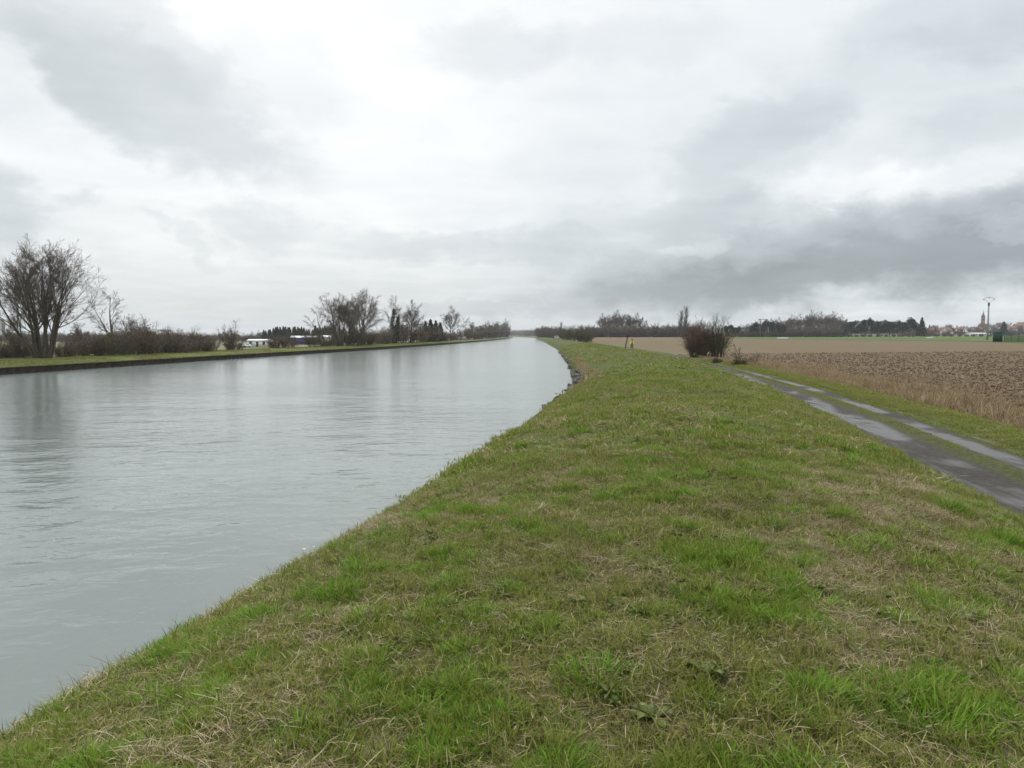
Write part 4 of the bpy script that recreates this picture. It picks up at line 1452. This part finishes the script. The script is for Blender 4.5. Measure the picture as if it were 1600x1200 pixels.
for i, (px, w, s) in enumerate([(1331, 1.15, 1.03), (1352, .85, 1.10), (1372, 1.0, 1.05), (1390, 1.1, 1.03), (1410, .8, .96), (1426, 1.0, 1.12)]):
    plant(['pine_a', 'pine_b', 'pine_a', 'pine_a', 'pine_b', 'pine_b'][i], 'pine_tree',
          ['broad dark pine at the left end of the pine row', 'narrow dark pine, second from the left of the pine row', 'dark pine left of the middle of the pine row', 'broadest dark pine right of the middle of the pine row', 'lower dark pine, second from the right of the pine row', 'tall dark pine at the right end of the pine row'][i], 'pine', pos(px, 525), s, i, sxy=s * w)
for i in range(18):
    plant('hedge_far', 'scrub_bush', 'brown bush behind the trunks of the pine row', 'bush', pos(1318 + i * 8 + rng.randn() * 2, 640 + rng.rand() * 30), 1.5 + .5 * rng.rand(), i, 'bushes behind the pine row')
plant('spruce_a', 'conifer_tree', 'pointed dark conifer touching the right end of the pine row', 'conifer', pos(1440, 530), 1.75)
plant('spruce_b', 'conifer_tree', 'small dark conifer by the village, right of the pine row', 'conifer', pos(1452, 700), 1.3)
plant('spruce_a', 'conifer_tree', 'dark triangular conifer above the green container', 'conifer', pos(1568, 640), 1.55, sxy=2.2)
for i in range(22):
    plant('hedge_far', 'scrub_bush', 'clipped dark hedge bush along the back of the sports ground', 'bush', pos(1315 + i * 11.5 + rng.randn(), 560 + rng.rand() * 12), .52 + .14 * rng.rand(), i, 'hedge at the back of the sports ground')
for i in range(26):
    px = 1446 + i * 7 + rng.randn() * 2
    plant(['broad_d', 'broad_e', 'hedge_far'][i % 3], 'village_tree', 'hazy bare tree among the village houses', 'tree', pos(px, 850 + rng.rand() * 420), (.55 + .3 * rng.rand()) * (2.6 if i % 3 == 2 else 1), i, 'trees of the village')

for i in range(24):
    px = 1448 + i * 6.6 + rng.randn() * 2
    plant(['broad_d', 'hedge_far', 'broad_e', 'hedge_far'][i % 4], 'village_tree', 'bare tree in front of the village houses', 'tree', pos(px, 660 + rng.rand() * 170), (.62 + .3 * rng.rand()) * (2.0 if i % 2 else 1), i, 'trees in front of the village')

# tussocks and weeds of the foreground that stand out one by one
tus = [(930, 1085, 1.35, 'large bright grass tussock in the foreground right of the middle'), (575, 1055, 1.1, 'bright grass tussock at the lower left near the water'), (560, 900, 1.0, 'bright grass tussock near the bank edge'),
       (750, 975, .95, 'bright grass tussock in the middle of the foreground'), (1215, 825, 1.0, 'bright tussock in the straw patch'), (1262, 862, .9, 'yellowish green tussock right below the straw patch'), (1490, 798, 1.5, 'wide bright tussock near the track'),
       (1580, 850, 1.4, 'bright tussock at the right edge below the track'), (1295, 1110, 1.2, 'bright tussock at the lower right'), (1500, 1160, 1.4, 'bright tussock in the bottom right corner'), (1230, 735, .9, 'small dark green tussock beside the track'),
       (1060, 655, .7, 'small tussock far up the dike'), (535, 860, 1.0, 'tussock hanging over the canal edge')]
tus_me = [tuft_mesh('grass_tussock', [(blades(360, .12, .05, .19, .0042, .16, .75, clump=True), 'lush')]) for i in range(3)]
for i, (px, py, s, lab) in enumerate(tus):
    d = 3.0
    for _ in range(40):
        p = pos(px, d)
        row = HOR + (EYE - gz(p)) / d * F * 1.0
        d *= (row - HOR) / (py - HOR)
    d = (EYE - gz(p)) / ((py - HOR) / F)
    p = pos(px, d)
    me = tus_me[i % 3]
    o = link('grass_tussock', me, None, (p[0], p[1], gz(p) - .01), i * 1.7, (s * 1.08, s * 1.08, s * 1.05))
    tag(o, lab, 'grass tussock')
wl_me = [tuft_mesh('broadleaf_weed', [(rosette(18, .085, np.random.RandomState(77 + i)), 'weed')]) for i in range(2)]
for i, (px, py, s, lab) in enumerate([(1115, 1075, 1.0, 'broad leaved weed right of the large tussock'), (1030, 1150, 1.1, 'dark leaved weed near the bottom edge below the large tussock'), (1420, 1120, .9, 'leafy weed between the two lower right tussocks')]):
    d = 3.0
    for _ in range(40):
        p = pos(px, d)
        d = (EYE - gz(p)) / ((py - HOR) / F)
    tag(link('broadleaf_weed', wl_me[i % 2], None, (p[0], p[1], gz(p) + .01), i * 2.0, s), lab, 'weed')

# ------------------------------------------------------------------ stones of the bank toe (parts of the bank)
st_me = []
rng = np.random.RandomState(15)
for i in range(6):
    bm = bmesh.new()
    for p_ in nrm(rng.randn(13, 3)) * (.75 + .35 * rng.rand(13, 1)) * np.array([.5, .38, .26]):
        bm.verts.new(p_)
    bmesh.ops.convex_hull(bm, input=bm.verts)
    me = bpy.data.meshes.new('stone')
    bm.to_mesh(me)
    bm.free()
    me.materials.append(M['stone'])
    st_me.append(me)
yy = 27.0
while yy < 150:
    for r_ in range(3 if yy < 60 else 1):
        u_ = -.05 + .25 * r_ + rng.randn() * .12
        o = link('stone', st_me[rng.randint(6)], BANK, (float(wl(yy)) + u_, yy + rng.rand() * .3, .04 + .22 * r_ + rng.rand() * .06), rng.rand() * 6.28, .42 + .45 * rng.rand())
        o.rotation_euler = (rng.randn() * .3, rng.randn() * .3, rng.rand() * 6.28)
    yy += .38 + rng.rand() * .35 + max(0, yy - 60) * .012
for i, (y_, l_, w_, tl) in enumerate([(29.2, 1.5, .55, .5), (31.0, 1.7, .6, .62), (33.0, 1.5, .55, .55), (35.2, 1.7, .6, .7), (37.4, 1.4, .5, .6), (27.4, 1.3, .5, .5)]):
    mb = MB().box((0, 0, 0), (w_, l_, .14), 0, .94)
    sl_ = float(wl(y_ + .6) - wl(y_ - .6)) / 1.2
    o = mb.build('slab', M['slab'], BANK, (float(wl(y_)) + .30, y_, .30))
    o.rotation_euler = (rng.randn() * .05, -tl, -math.atan(sl_) + rng.randn() * .08)

# litter
p = pos(885, 31.5)
t = thing('litter', 'small white plastic litter lying above the stones at the bank edge', 'litter', (p[0] + .2, p[1], gz((p[0] + .2, p[1])) + .08), .2)
MB().tube([[-.3, 0, 0], [-.1, 0, .02], [.25, .02, .03]], [.035, .04, .03], 8).build('stick', M['litter'], t)
MB().tube([[-.3, 0, 0], [-.33, 0, .14]], [.045, .03], 8).build('cap', M['litter'], t)

# leaning wooden stake by the track
p = pos(977, 116)
t = thing('wooden_stake', 'leaning dark wooden stake beside the cyclist', 'post', (p[0], p[1], gz(p) - .1))
o = MB().tube([[0, 0, 0], [.08, .01, .8], [.26, .0, 1.7], [.40, .02, 2.35]], [.10, .095, .085, .07], 8).build('shaft', M['wood'], t)
MB().tube([[.395, .02, 2.33], [.42, .02, 2.43]], [.072, .03], 8).build('tip', M['wood'], t)

# ------------------------------------------------------------------ cyclist
cp = pos(987.5, 119)
cz = .90
bike = thing('bicycle', 'bicycle ridden along the track towards the viewer', 'bicycle', (cp[0], cp[1], cz), pi * 1.0 + .12)


def ring(r, tube_r, y, z, n=20):
    a_ = np.linspace(0, 2 * pi, n + 1)
    return np.stack([0 * a_, y + r * np.cos(a_), z + r * np.sin(a_)], -1)


for yw in (-.52, .52):
    w_ = MB().tube(ring(.335, .02, yw, .35), .022, 6, False).build('wheel', M['dark'], bike)
    hb = MB().tube([[-.05, yw, .35], [.05, yw, .35]], .03, 6)
    for a_ in np.linspace(0, 2 * pi, 10, endpoint=False):
        hb.tube([[0, yw, .35], [0, yw + .32 * cos(a_), .35 + .32 * sin(a_)]], .004, 3, False)
    hb.build('spokes', M['steel'], w_)
fr_ = MB()
for a_, b_ in (((0, -.52, .35), (0, -.05, .32)), ((0, -.05, .32), (0, -.18, .85)), ((0, -.18, .80), (0, .38, .85)), ((0, -.05, .32), (0, .38, .80)), ((0, -.52, .35), (0, -.18, .78)), ((0, .36, .95), (0, .52, .35))):
    fr_.tube([a_, b_], .02, 6)
fr_.build('frame', M['steel'], bike)
MB().tube([[-.28, .30, 1.02], [-.15, .38, 1.03], [.15, .38, 1.03], [.28, .30, 1.02]], .016, 6).tube([[0, .37, .9], [0, .38, 1.03]], .016, 6).build('handlebar', M['dark'], bike)
MB().box((0, -.20, .90), (.16, .26, .06), 0, .7).build('saddle', M['dark'], bike)
MB().tube([[-.16, -.02, .20], [-.02, -.05, .32], [.02, -.05, .32], [.16, -.10, .46]], .015, 6).build('crank', M['steel'], bike)

rider = thing('person', 'cyclist in a bright yellow jacket and dark trousers riding on the track', 'person', (cp[0], cp[1], cz), pi * 1.0 + .12)


def skin_body(name, verts, edges, radii, mat, parent, root=0):
    me = bpy.data.meshes.new(name)
    me.from_pydata(verts, edges, [])
    o = link(name, me, parent)
    o.modifiers.new('skin', 'SKIN')
    if not me.skin_vertices:
        me.skin_vertices.new()
    for i, r_ in enumerate(radii):
        me.skin_vertices[0].data[i].radius = (r_, r_)
        me.skin_vertices[0].data[i].use_root = (i == root)
    sm = o.modifiers.new('sub', 'SUBSURF')
    sm.levels = sm.render_levels = 2
    me.materials.append(mat)
    return o


BV = [(0, -.20, .98), (0, -.14, 1.18), (0, -.02, 1.40), (0, .06, 1.52), (0, .10, 1.60), (0, .12, 1.72),
      (-.17, -.02, 1.42), (-.27, .12, 1.20), (-.26, .30, 1.06), (.17, -.02, 1.42), (.27, .12, 1.20), (.26, .30, 1.06),
      (-.10, -.16, .95), (-.13, .18, .72), (-.14, .02, .33), (-.14, .12, .22), (.10, -.16, .95), (.13, .20, .88), (.14, .0, .55), (.14, .10, .47)]
BE = [(0, 1), (1, 2), (2, 3), (3, 4), (4, 5), (2, 6), (6, 7), (7, 8), (2, 9), (9, 10), (10, 11), (0, 12), (12, 13), (13, 14), (14, 15), (0, 16), (16, 17), (17, 18), (18, 19)]
BR = [.15, .14, .16, .075, .065, .095, .07, .05, .035, .07, .05, .035, .10, .065, .045, .035, .10, .065, .045, .035]
skin_body('body', BV, BE, BR, M['skin'], rider)
skin_body('jacket', [BV[i] for i in (0, 1, 2, 6, 7, 9, 10)] + [(-.262, .26, 1.09), (.262, .26, 1.09), (0, .03, 1.49)], [(0, 1), (1, 2), (2, 3), (3, 4), (4, 7), (2, 5), (5, 6), (6, 8), (2, 9)],
          [.19, .185, .20, .105, .075, .105, .075, .052, .052, .09], M['hivis'], rider)
for s_, ks in ((-1, (12, 13, 14)), (1, (16, 17, 18))):
    skin_body('trouser_leg', [(0, -.20, .97)] + [BV[i] for i in ks], [(0, 1), (1, 2), (2, 3)], [.14, .12, .085, .06], M['denim'], rider)
for ks in ((14, 15), (18, 19)):
    a_, b_ = np.array(BV[ks[0]]), np.array(BV[ks[1]])
    MB().tube([a_ - (0, .04, .06), (a_ + b_) / 2 - (0, 0, .03), b_ + (0, .08, .0)], [.055, .055, .04], 8).build('shoe', M['dark'], rider)
for sx in (-1, 1):
    MB().tube([[sx * .26, .27, 1.07], [sx * .262, .32, 1.05], [sx * .25, .36, 1.035]], [.04, .045, .03], 8).build('glove', M['dark'], rider)
hm = MB().tube([[0, .12, 1.72], [0, .12, 1.79], [0, .11, 1.84], [0, .11, 1.86]], [.125, .12, .08, .02], 12).build('helmet', M['dark'], rider, smooth=True)
MB().box((0, .16, 1.30), (.10, .06, .42)).build('bag_strap', M['dark'], rider)

# ------------------------------------------------------------------ poles, fence and small structures on the right
p = pos(1543, 240)
t = thing('power_pole', 'tall grey concrete power pole with a bow shaped crossarm near the green container', 'power pole', (p[0], p[1], gz(p) - .2), YAW)
MB().box((0, 0, 6.1), (.52, .40, 12.2), 0, .62).build('shaft', M['concrete'], t)
MB().box((0, 0, 12.0), (.48, .40, 1.0)).build('head_collar', M['slate'], t)
a_ = np.linspace(-1, 1, 13)
MB().tube(np.stack([a_ * 1.9, 0 * a_, 13.7 + .55 * (1 - a_ ** 2)], -1), .06, 6).tube([[-1.75, 0, 13.8], [-.9, 0, 13.1], [0, 0, 12.4]], .06, 6).tube([[1.75, 0, 13.8], [.9, 0, 13.1], [0, 0, 12.4]], .06, 6).build('crossarm', M['steel'], t)
for xx in (-1.9, 0, 1.9):
    zt = 13.7 + .55 * (1 - (xx / 1.9) ** 2)
    MB().tube([[xx, 0, zt], [xx, 0, zt - .12], [xx, 0, zt - .24], [xx, 0, zt - .45]], [.03, .09, .05, .08], 8).build('insulator', M['dark'], t)
MB().tube([[0, -.25, 10.6], [-.5, -.3, 10.7]], .05, 6).build('bracket', M['steel'], t)

t0 = pos(1192, 480)
for px, lab in ((1188, 'left one of the two wooden poles carrying a crossbeam'), (1196, 'right one of the two wooden poles carrying a crossbeam')):
    p = pos(px, 480)
t = thing('paired_pole', 'pair of brown wooden poles joined by a crossbeam in front of the wood', 'power pole', (t0[0], t0[1], gz(t0) - .2), YAW)
for xx in (-1.6, 1.6):
    MB().tube([[xx, 0, 0], [xx, 0, 6], [xx, 0, 12]], [.24, .21, .17], 8).build('pole', M['wood'], t)
MB().box((0, .22, 11.8), (6.2, .2, .28)).build('crossbeam', M['wood'], t)
for xx in (-2.8, 0, 2.8):
    MB().tube([[xx, .22, 11.95], [xx, .22, 12.1], [xx, .22, 12.3], [xx, .22, 12.45]], [.05, .10, .06, .08], 8).build('insulator', M['dark'], t)

# green container and mesh fence
p = pos(1559, 187)
t = thing('container', 'dark green ribbed container at the corner of the green fence', 'container', (p[0], p[1], gz(p)), YAW - radians(33))
MB().box((0, 0, 1.30), (2.05, 4.2, 2.3)).build('body', M['green_paint'], t)
rb = MB()
for i in range(9):
    rb.box((-.9 + i * .225, -2.13, 1.3), (.08, .05, 2.1))
rb.build('ribs', M['green_paint'], t)
MB().box((0, 0, 2.50), (2.2, 4.35, .09)).build('roof', M['green_paint'], t)
for sx in (-.8, .8):
    MB().box((sx, 0, .07), (.2, 4.0, .14)).build('skid', M['dark'], t)
f0, f1 = pos(1569, 190), pos(1690, 158)
n_ = 9
ang = atan2(f1[1] - f0[1], f1[0] - f0[0])
Ld = np.linalg.norm(f1 - f0)
fence = thing('mesh_fence', 'dark green wire mesh fence with posts at the right edge', 'fence', (f0[0], f0[1], gz(f0)), ang)
pw_ = Ld / n_
pan = MB()
for i in range(int(pw_ / .09)):
    pan.box((.05 + i * .09, 0, 1.2), (.016, .016, 2.3))
for zz in np.arange(.1, 2.4, .28):
    pan.box((pw_ / 2, .012, zz), (pw_, .02, .024))
pm = pan.mesh('mesh_panel', M['green_paint'])
pom = MB().box((0, 0, 1.25), (.09, .09, 2.6)).mesh('post', M['green_paint'])
for i in range(n_ + 1):
    q = f0 + (f1 - f0) * i / n_
    dz = gz(q) - gz(f0)
    link('post', pom, fence, (i * pw_, .0, dz))
    if i < n_:
        link('mesh_panel', pm, fence, (i * pw_, 0, dz))

for px, d, w_, lab in ((1223, 300, 4.6, 'white low advertising free barrier board on the grass in front of the wood'), (1453, 330, 2.9, 'small white barrier board on the sports ground right of the pine row')):
    p = pos(px, d)
    lab = lab.replace('advertising free ', '')
    t = thing('barrier_board', lab, 'barrier', (p[0], p[1], gz(p)), YAW)
    MB().box((0, 0, .45), (w_, .08, .55)).build('panel', M['white'], t)
    for sx in (-.45, 0, .45):
        MB().box((sx * w_, .07, .3), (.07, .06, .62)).build('leg', M['steel'], t)
p = pos(1538, 236)
t = thing('concrete_pad', 'pale concrete pad on the grass at the foot of the grey power pole', 'pad', (p[0], p[1], gz(p) + .06), YAW)
MB().box((0, 0, .03), (6.5, 2.2, .18)).build('slab', M['concrete'], t)

# ------------------------------------------------------------------ buildings
win_me = MB().box((0, 0, 0), (1.0, .08, 1.25)).mesh('window', M['glass'])
sill_me = MB().box((0, -.05, -.68), (1.2, .14, .08)).mesh('sill', M['concrete'])
door_me = MB().box((0, 0, 1.02), (1.0, .08, 2.04)).mesh('door', M['wood'])
hand_me = MB().box((.38, -.06, 1.0), (.05, .06, .14)).mesh('handle', M['steel'])


def gable(mb, w, d, z0, h, over=.35, th=.16):
    """two roof slopes over a w (x) by d (y) plan, ridge along x"""
    hw, hd = w / 2 + over, d / 2 + over
    for sy in (-1, 1):
        v = [[-hw, sy * hd, z0 - h * over / (d / 2)], [hw, sy * hd, z0 - h * over / (d / 2)], [hw, 0, z0 + h], [-hw, 0, z0 + h]]
        v2 = [[a_, b_, c_ + th] for a_, b_, c_ in v]
        mb.add(v + v2, [[0, 1, 2, 3], [7, 6, 5, 4], [0, 4, 5, 1], [1, 5, 6, 2], [3, 2, 6, 7], [0, 3, 7, 4]])
    return mb


def house(label, px, d, w, dp, h, rh, wall, roof, rz=0.0, nwin=3, chimney=True, storeys=1, z=None, cat='house', name='house', group=None):
    p = pos(px, d)
    t = thing(name, label, cat, (p[0], p[1], gz(p) if z is None else z), YAW + rz, None, group)
    wl_ = MB().box((0, 0, h / 2), (w, dp, h))
    v = [[-w / 2, -dp / 2, h], [-w / 2, dp / 2, h], [-w / 2, 0, h + rh * .97], [w / 2, -dp / 2, h], [w / 2, dp / 2, h], [w / 2, 0, h + rh * .97]]
    wl_.add(v, (), [[0, 2, 1], [3, 4, 5]])
    wl_.build('wall', M[wall], t)
    r_ = gable(MB(), w, dp, h, rh).build('roof', M[roof], t)
    if chimney:
        MB().box((w * .32, .25, h + rh + .3), (.55, .55, 1.5)).build('chimney', M['brick'], r_)
    for s_ in range(storeys):
        for i in range(nwin):
            if s_ == 0 and i == nwin // 2 and nwin > 1:
                dr = link('door', door_me, t, (-w / 2 + (i + .5) * w / nwin, -dp / 2 - .02, 0))
                link('handle', hand_me, dr)
                continue
            q = link('window', win_me, t, (-w / 2 + (i + .5) * w / nwin, -dp / 2 - .02, 1.5 + 2.7 * s_))
            link('sill', sill_me, q)
    return t


# sheds behind the far bank
house('low white shed standing left of the dark conifer row', 405, 300, 8.0, 6, 2.4, .5, 'white', 'metal_roof', .05, 3, False, z=-1.2, cat='shed', name='shed')
house('lower white annex joined to the right side of the white shed', 426, 304, 3.5, 5, 1.9, .5, 'white', 'metal_roof', .05, 1, False, z=-1.2, cat='shed', name='shed')
house('blue clad building with a pale grey roof behind the bushes', 476, 390, 13, 9, 3.6, .9, 'blue', 'metal_roof', .12, 4, False, z=-1.5, cat='building', name='industrial_building')
house('small pale building roof between the blue building and the tall trees', 514, 372, 7, 6, 4.0, .8, 'cream', 'metal_roof', 0, 2, False, z=-1.5, cat='building', name='outbuilding')
house('tiny white house among trees far along the far bank', 719, 372, 5.0, 4, 2.6, 1.2, 'white', 'slate', .2, 2, False, z=-1.2)
for px, lab in ((380.5, 'smaller white car parked left of the white shed'), (387, 'white van parked against the left side of the white shed')):
    p = pos(px, 290)
    big = px > 384
    t = thing('parked_van' if big else 'parked_car', lab, 'van' if big else 'car', (p[0], p[1], -1.40), YAW)
    L_ = 2.3 if big else 1.7
    mb = MB().box((0, 0, .62), (L_ * 1.0, 1.6, .6), 0, .97)
    mb.build('body', M['white'], t)
    MB().box((.1, 0, 1.16), (L_ * .7, 1.5, .5), 0, .8).build('cabin', M['white'], t)
    MB().box((.1, 0, 1.14), (L_ * .62, 1.53, .28), 0, .9).build('window', M['glass'], t)
    for sx in (-.32, .32):
        for sy in (-.78, .78):
            w_ = MB().tube([[sx * L_, sy - .08, .3], [sx * L_, sy + .08, .3]], .3, 12).build('wheel', M['dark'], t)
# water tower on the skyline
p = pos(259, 1450)
t = thing('water_tower', 'distant mushroom shaped water tower above the left hedge', 'water tower', (p[0], p[1], -1.5))
MB().tube([[0, 0, 0], [0, 0, 6], [0, 0, 12]], [4, 3.2, 4], 16).build('shaft', M['bridge'], t)
MB().tube([[0, 0, 11.5], [0, 0, 13.5], [0, 0, 15.8], [0, 0, 16.4], [0, 0, 17]], [4, 9.5, 10, 6, 2], 20).build('tank', M['bridge'], t)
MB().tube([[0, 0, 17], [0, 0, 20.5]], [.8, .6], 8).build('antenna', M['bridge'], t)

# village on the rise
house('long white low building under the pine row', 1362, 585, 42, 8, 1.5, .6, 'cream', 'slate', 0, 10, False, cat='building', name='low_building')
vill = [(1457, 700, 9, 'brick', 'tile_red', 'red roofed brick house right of the pine row'), (1471, 720, 12, 'brick', 'tile_red', 'wide red roofed house between pine row and village trees'), (1479, 690, 7, 'cream', 'tile_red', 'narrow cream house with red roof left of the white hall'),
        (1501, 860, 9, 'white', 'tile_red', 'white gabled house above the left end of the white hall'), (1514, 800, 9, 'white', 'slate', 'white house with a pale gable left of the power pole'), (1525, 880, 13, 'brick', 'tile_red', 'brick house with large red roof below the church tower'),
        (1549, 820, 9, 'white', 'slate', 'bright white house just right of the power pole'), (1557, 780, 12, 'white', 'slate', 'house with a broad dark roof right of the power pole'), (1553, 1000, 9, 'cream', 'slate', 'cream house on the rise above the dark roofed house'),
        (1581, 900, 9, 'cream', 'tile_red', 'cream house right of the triangular conifer'), (1590, 1060, 11, 'brick', 'tile_red', 'brick house on the rise at the right edge'), (1570, 1120, 10, 'brick', 'slate', 'brick house with dark roof on the rise behind the conifer'),
        (1562, 1210, 12, 'cream', 'slate', 'highest cream house on the rise right of the church'), (1595, 1240, 12, 'cream', 'tile_red', 'highest house at the right edge'), (1543, 1120, 11, 'brick', 'slate', 'brick house directly right of the church tower')]
for i, (px, d, w_, wa, ro, lab) in enumerate(vill):
    house(lab, px, d, w_, 8, 4.4, 3.4, wa, ro, [.1, -.2, .5, -.4, .0, .25][i % 6], 4, True, 2)
house('long low white hall in front of the village', 1527, 640, 17, 8, 2.0, .8, 'white', 'metal_roof', .18, 6, False, cat='hall', name='hall')

p = pos(1535, 1100)
zc = gz(p)
t = thing('church', 'brick church with a square tower and pointed spire above the village', 'church', (p[0], p[1], zc - 2.5), YAW - .5)
MB().box((0, 0, 10.5), (4.8, 4.8, 21)).build('tower', M['brick'], t)
sp = MB().add([[-2.7, -2.7, 21], [2.7, -2.7, 21], [2.7, 2.7, 21], [-2.7, 2.7, 21], [-1.5, -1.5, 24], [1.5, -1.5, 24], [1.5, 1.5, 24], [-1.5, 1.5, 24], [0, 0, 30]],
              [[0, 1, 5, 4], [1, 2, 6, 5], [2, 3, 7, 6], [3, 0, 4, 7], [3, 2, 1, 0]], [[4, 5, 8], [5, 6, 8], [6, 7, 8], [7, 4, 8]]).build('spire', M['slate'], t)
MB().box((0, 0, 31), (.2, .2, 2.4)).box((0, 0, 31.4), (1.1, .2, .2)).build('cross', M['slate'], sp)
for sx in (-1.4, 1.4):
    MB().box((sx * .7, -2.42, 17.5), (1.1, .12, 3.0)).build('louvre', M['glass'], t)
MB().box((0, 13, 4.5), (10, 20, 9)).add([[-5, 3, 9], [5, 3, 9], [0, 3, 13.8], [-5, 23, 9], [5, 23, 9], [0, 23, 13.8]], (), [[0, 1, 2], [4, 3, 5]]).build('nave', M['brick'], t)
nr = gable(MB(), 20, 10, 0, 5).build('roof', M['slate'], t, (0, 13, 9), pi / 2)
for i in range(4):
    for sx in (-1, 1):
        MB().box((sx * 5.02, 6 + i * 4.5, 5), (.1, 1.3, 3.6)).build('window', M['glass'], t)

# bridge where the canal ends
bx0, bx1, by = -34.0, 6.0, 970.0
t = thing('road_bridge', 'flat road bridge crossing the canal on the horizon', 'bridge', (0, by, 0))
MB().box(((bx0 + bx1) / 2, 0, 5.3), (bx1 - bx0 + 30, 7, .9)).build('deck', M['bridge'], t)
for yy in (-3.4, 3.4):
    rl = MB().box(((bx0 + bx1) / 2, yy, 6.75), (bx1 - bx0 + 30, .12, .12))
    for xx in np.arange(bx0 - 14, bx1 + 15, 2.5):
        rl.box((xx, yy, 6.25), (.1, .1, 1.0))
    rl.build('railing', M['steel'], t)
for xx in (bx0 - 1, bx1 - 1):
    MB().box((xx, 0, 2.0), (3, 7, 5.7)).build('abutment', M['bridge'], t)
for px, d, lab, w_ in ((870, 560, 'small white van at the far end of the dike', 3.6),):
    if 'van' in lab:
        p = pos(px, d)
        t = thing('parked_van', lab, 'van', (p[0], p[1], gz(p)), YAW)
        MB().box((0, 0, 1.2), (w_, 1.9, 1.7), 0, .94).build('body', M['white'], t)
        MB().box((0, 0, 1.65), (w_ * .9, 1.92, .45), 0, .97).build('window', M['glass'], t)
        for sx in (-.32, .32):
            for sy in (-.9, .9):
                MB().tube([[sx * w_, sy - .1, .35], [sx * w_, sy + .1, .35]], .35, 12).build('wheel', M['dark'], t)
    else:
        house(lab, px, d, w_, 4, 2.6, 1.3, 'white', 'slate', .2, 2, False)

# ------------------------------------------------------------------ haze
hm_ = bpy.data.materials.new('haze')
hm_.use_nodes = True
t = NT(hm_.node_tree)
pv = t.n('ShaderNodeVolumePrincipled')
pv.inputs['Color'].default_value = (.93, .96, 1.0, 1)
pv.inputs['Density'].default_value = HAZE
out = t.n('ShaderNodeOutputMaterial')
t.set(out.inputs['Volume'], pv.outputs[0])
hb = MB().box((0, 0, 0), (16000, 16000, 62)).build('haze', hm_, None, (0, 0, 26.0))
tag(hb, 'thin pale air over the whole land', None, None, 'stuff')
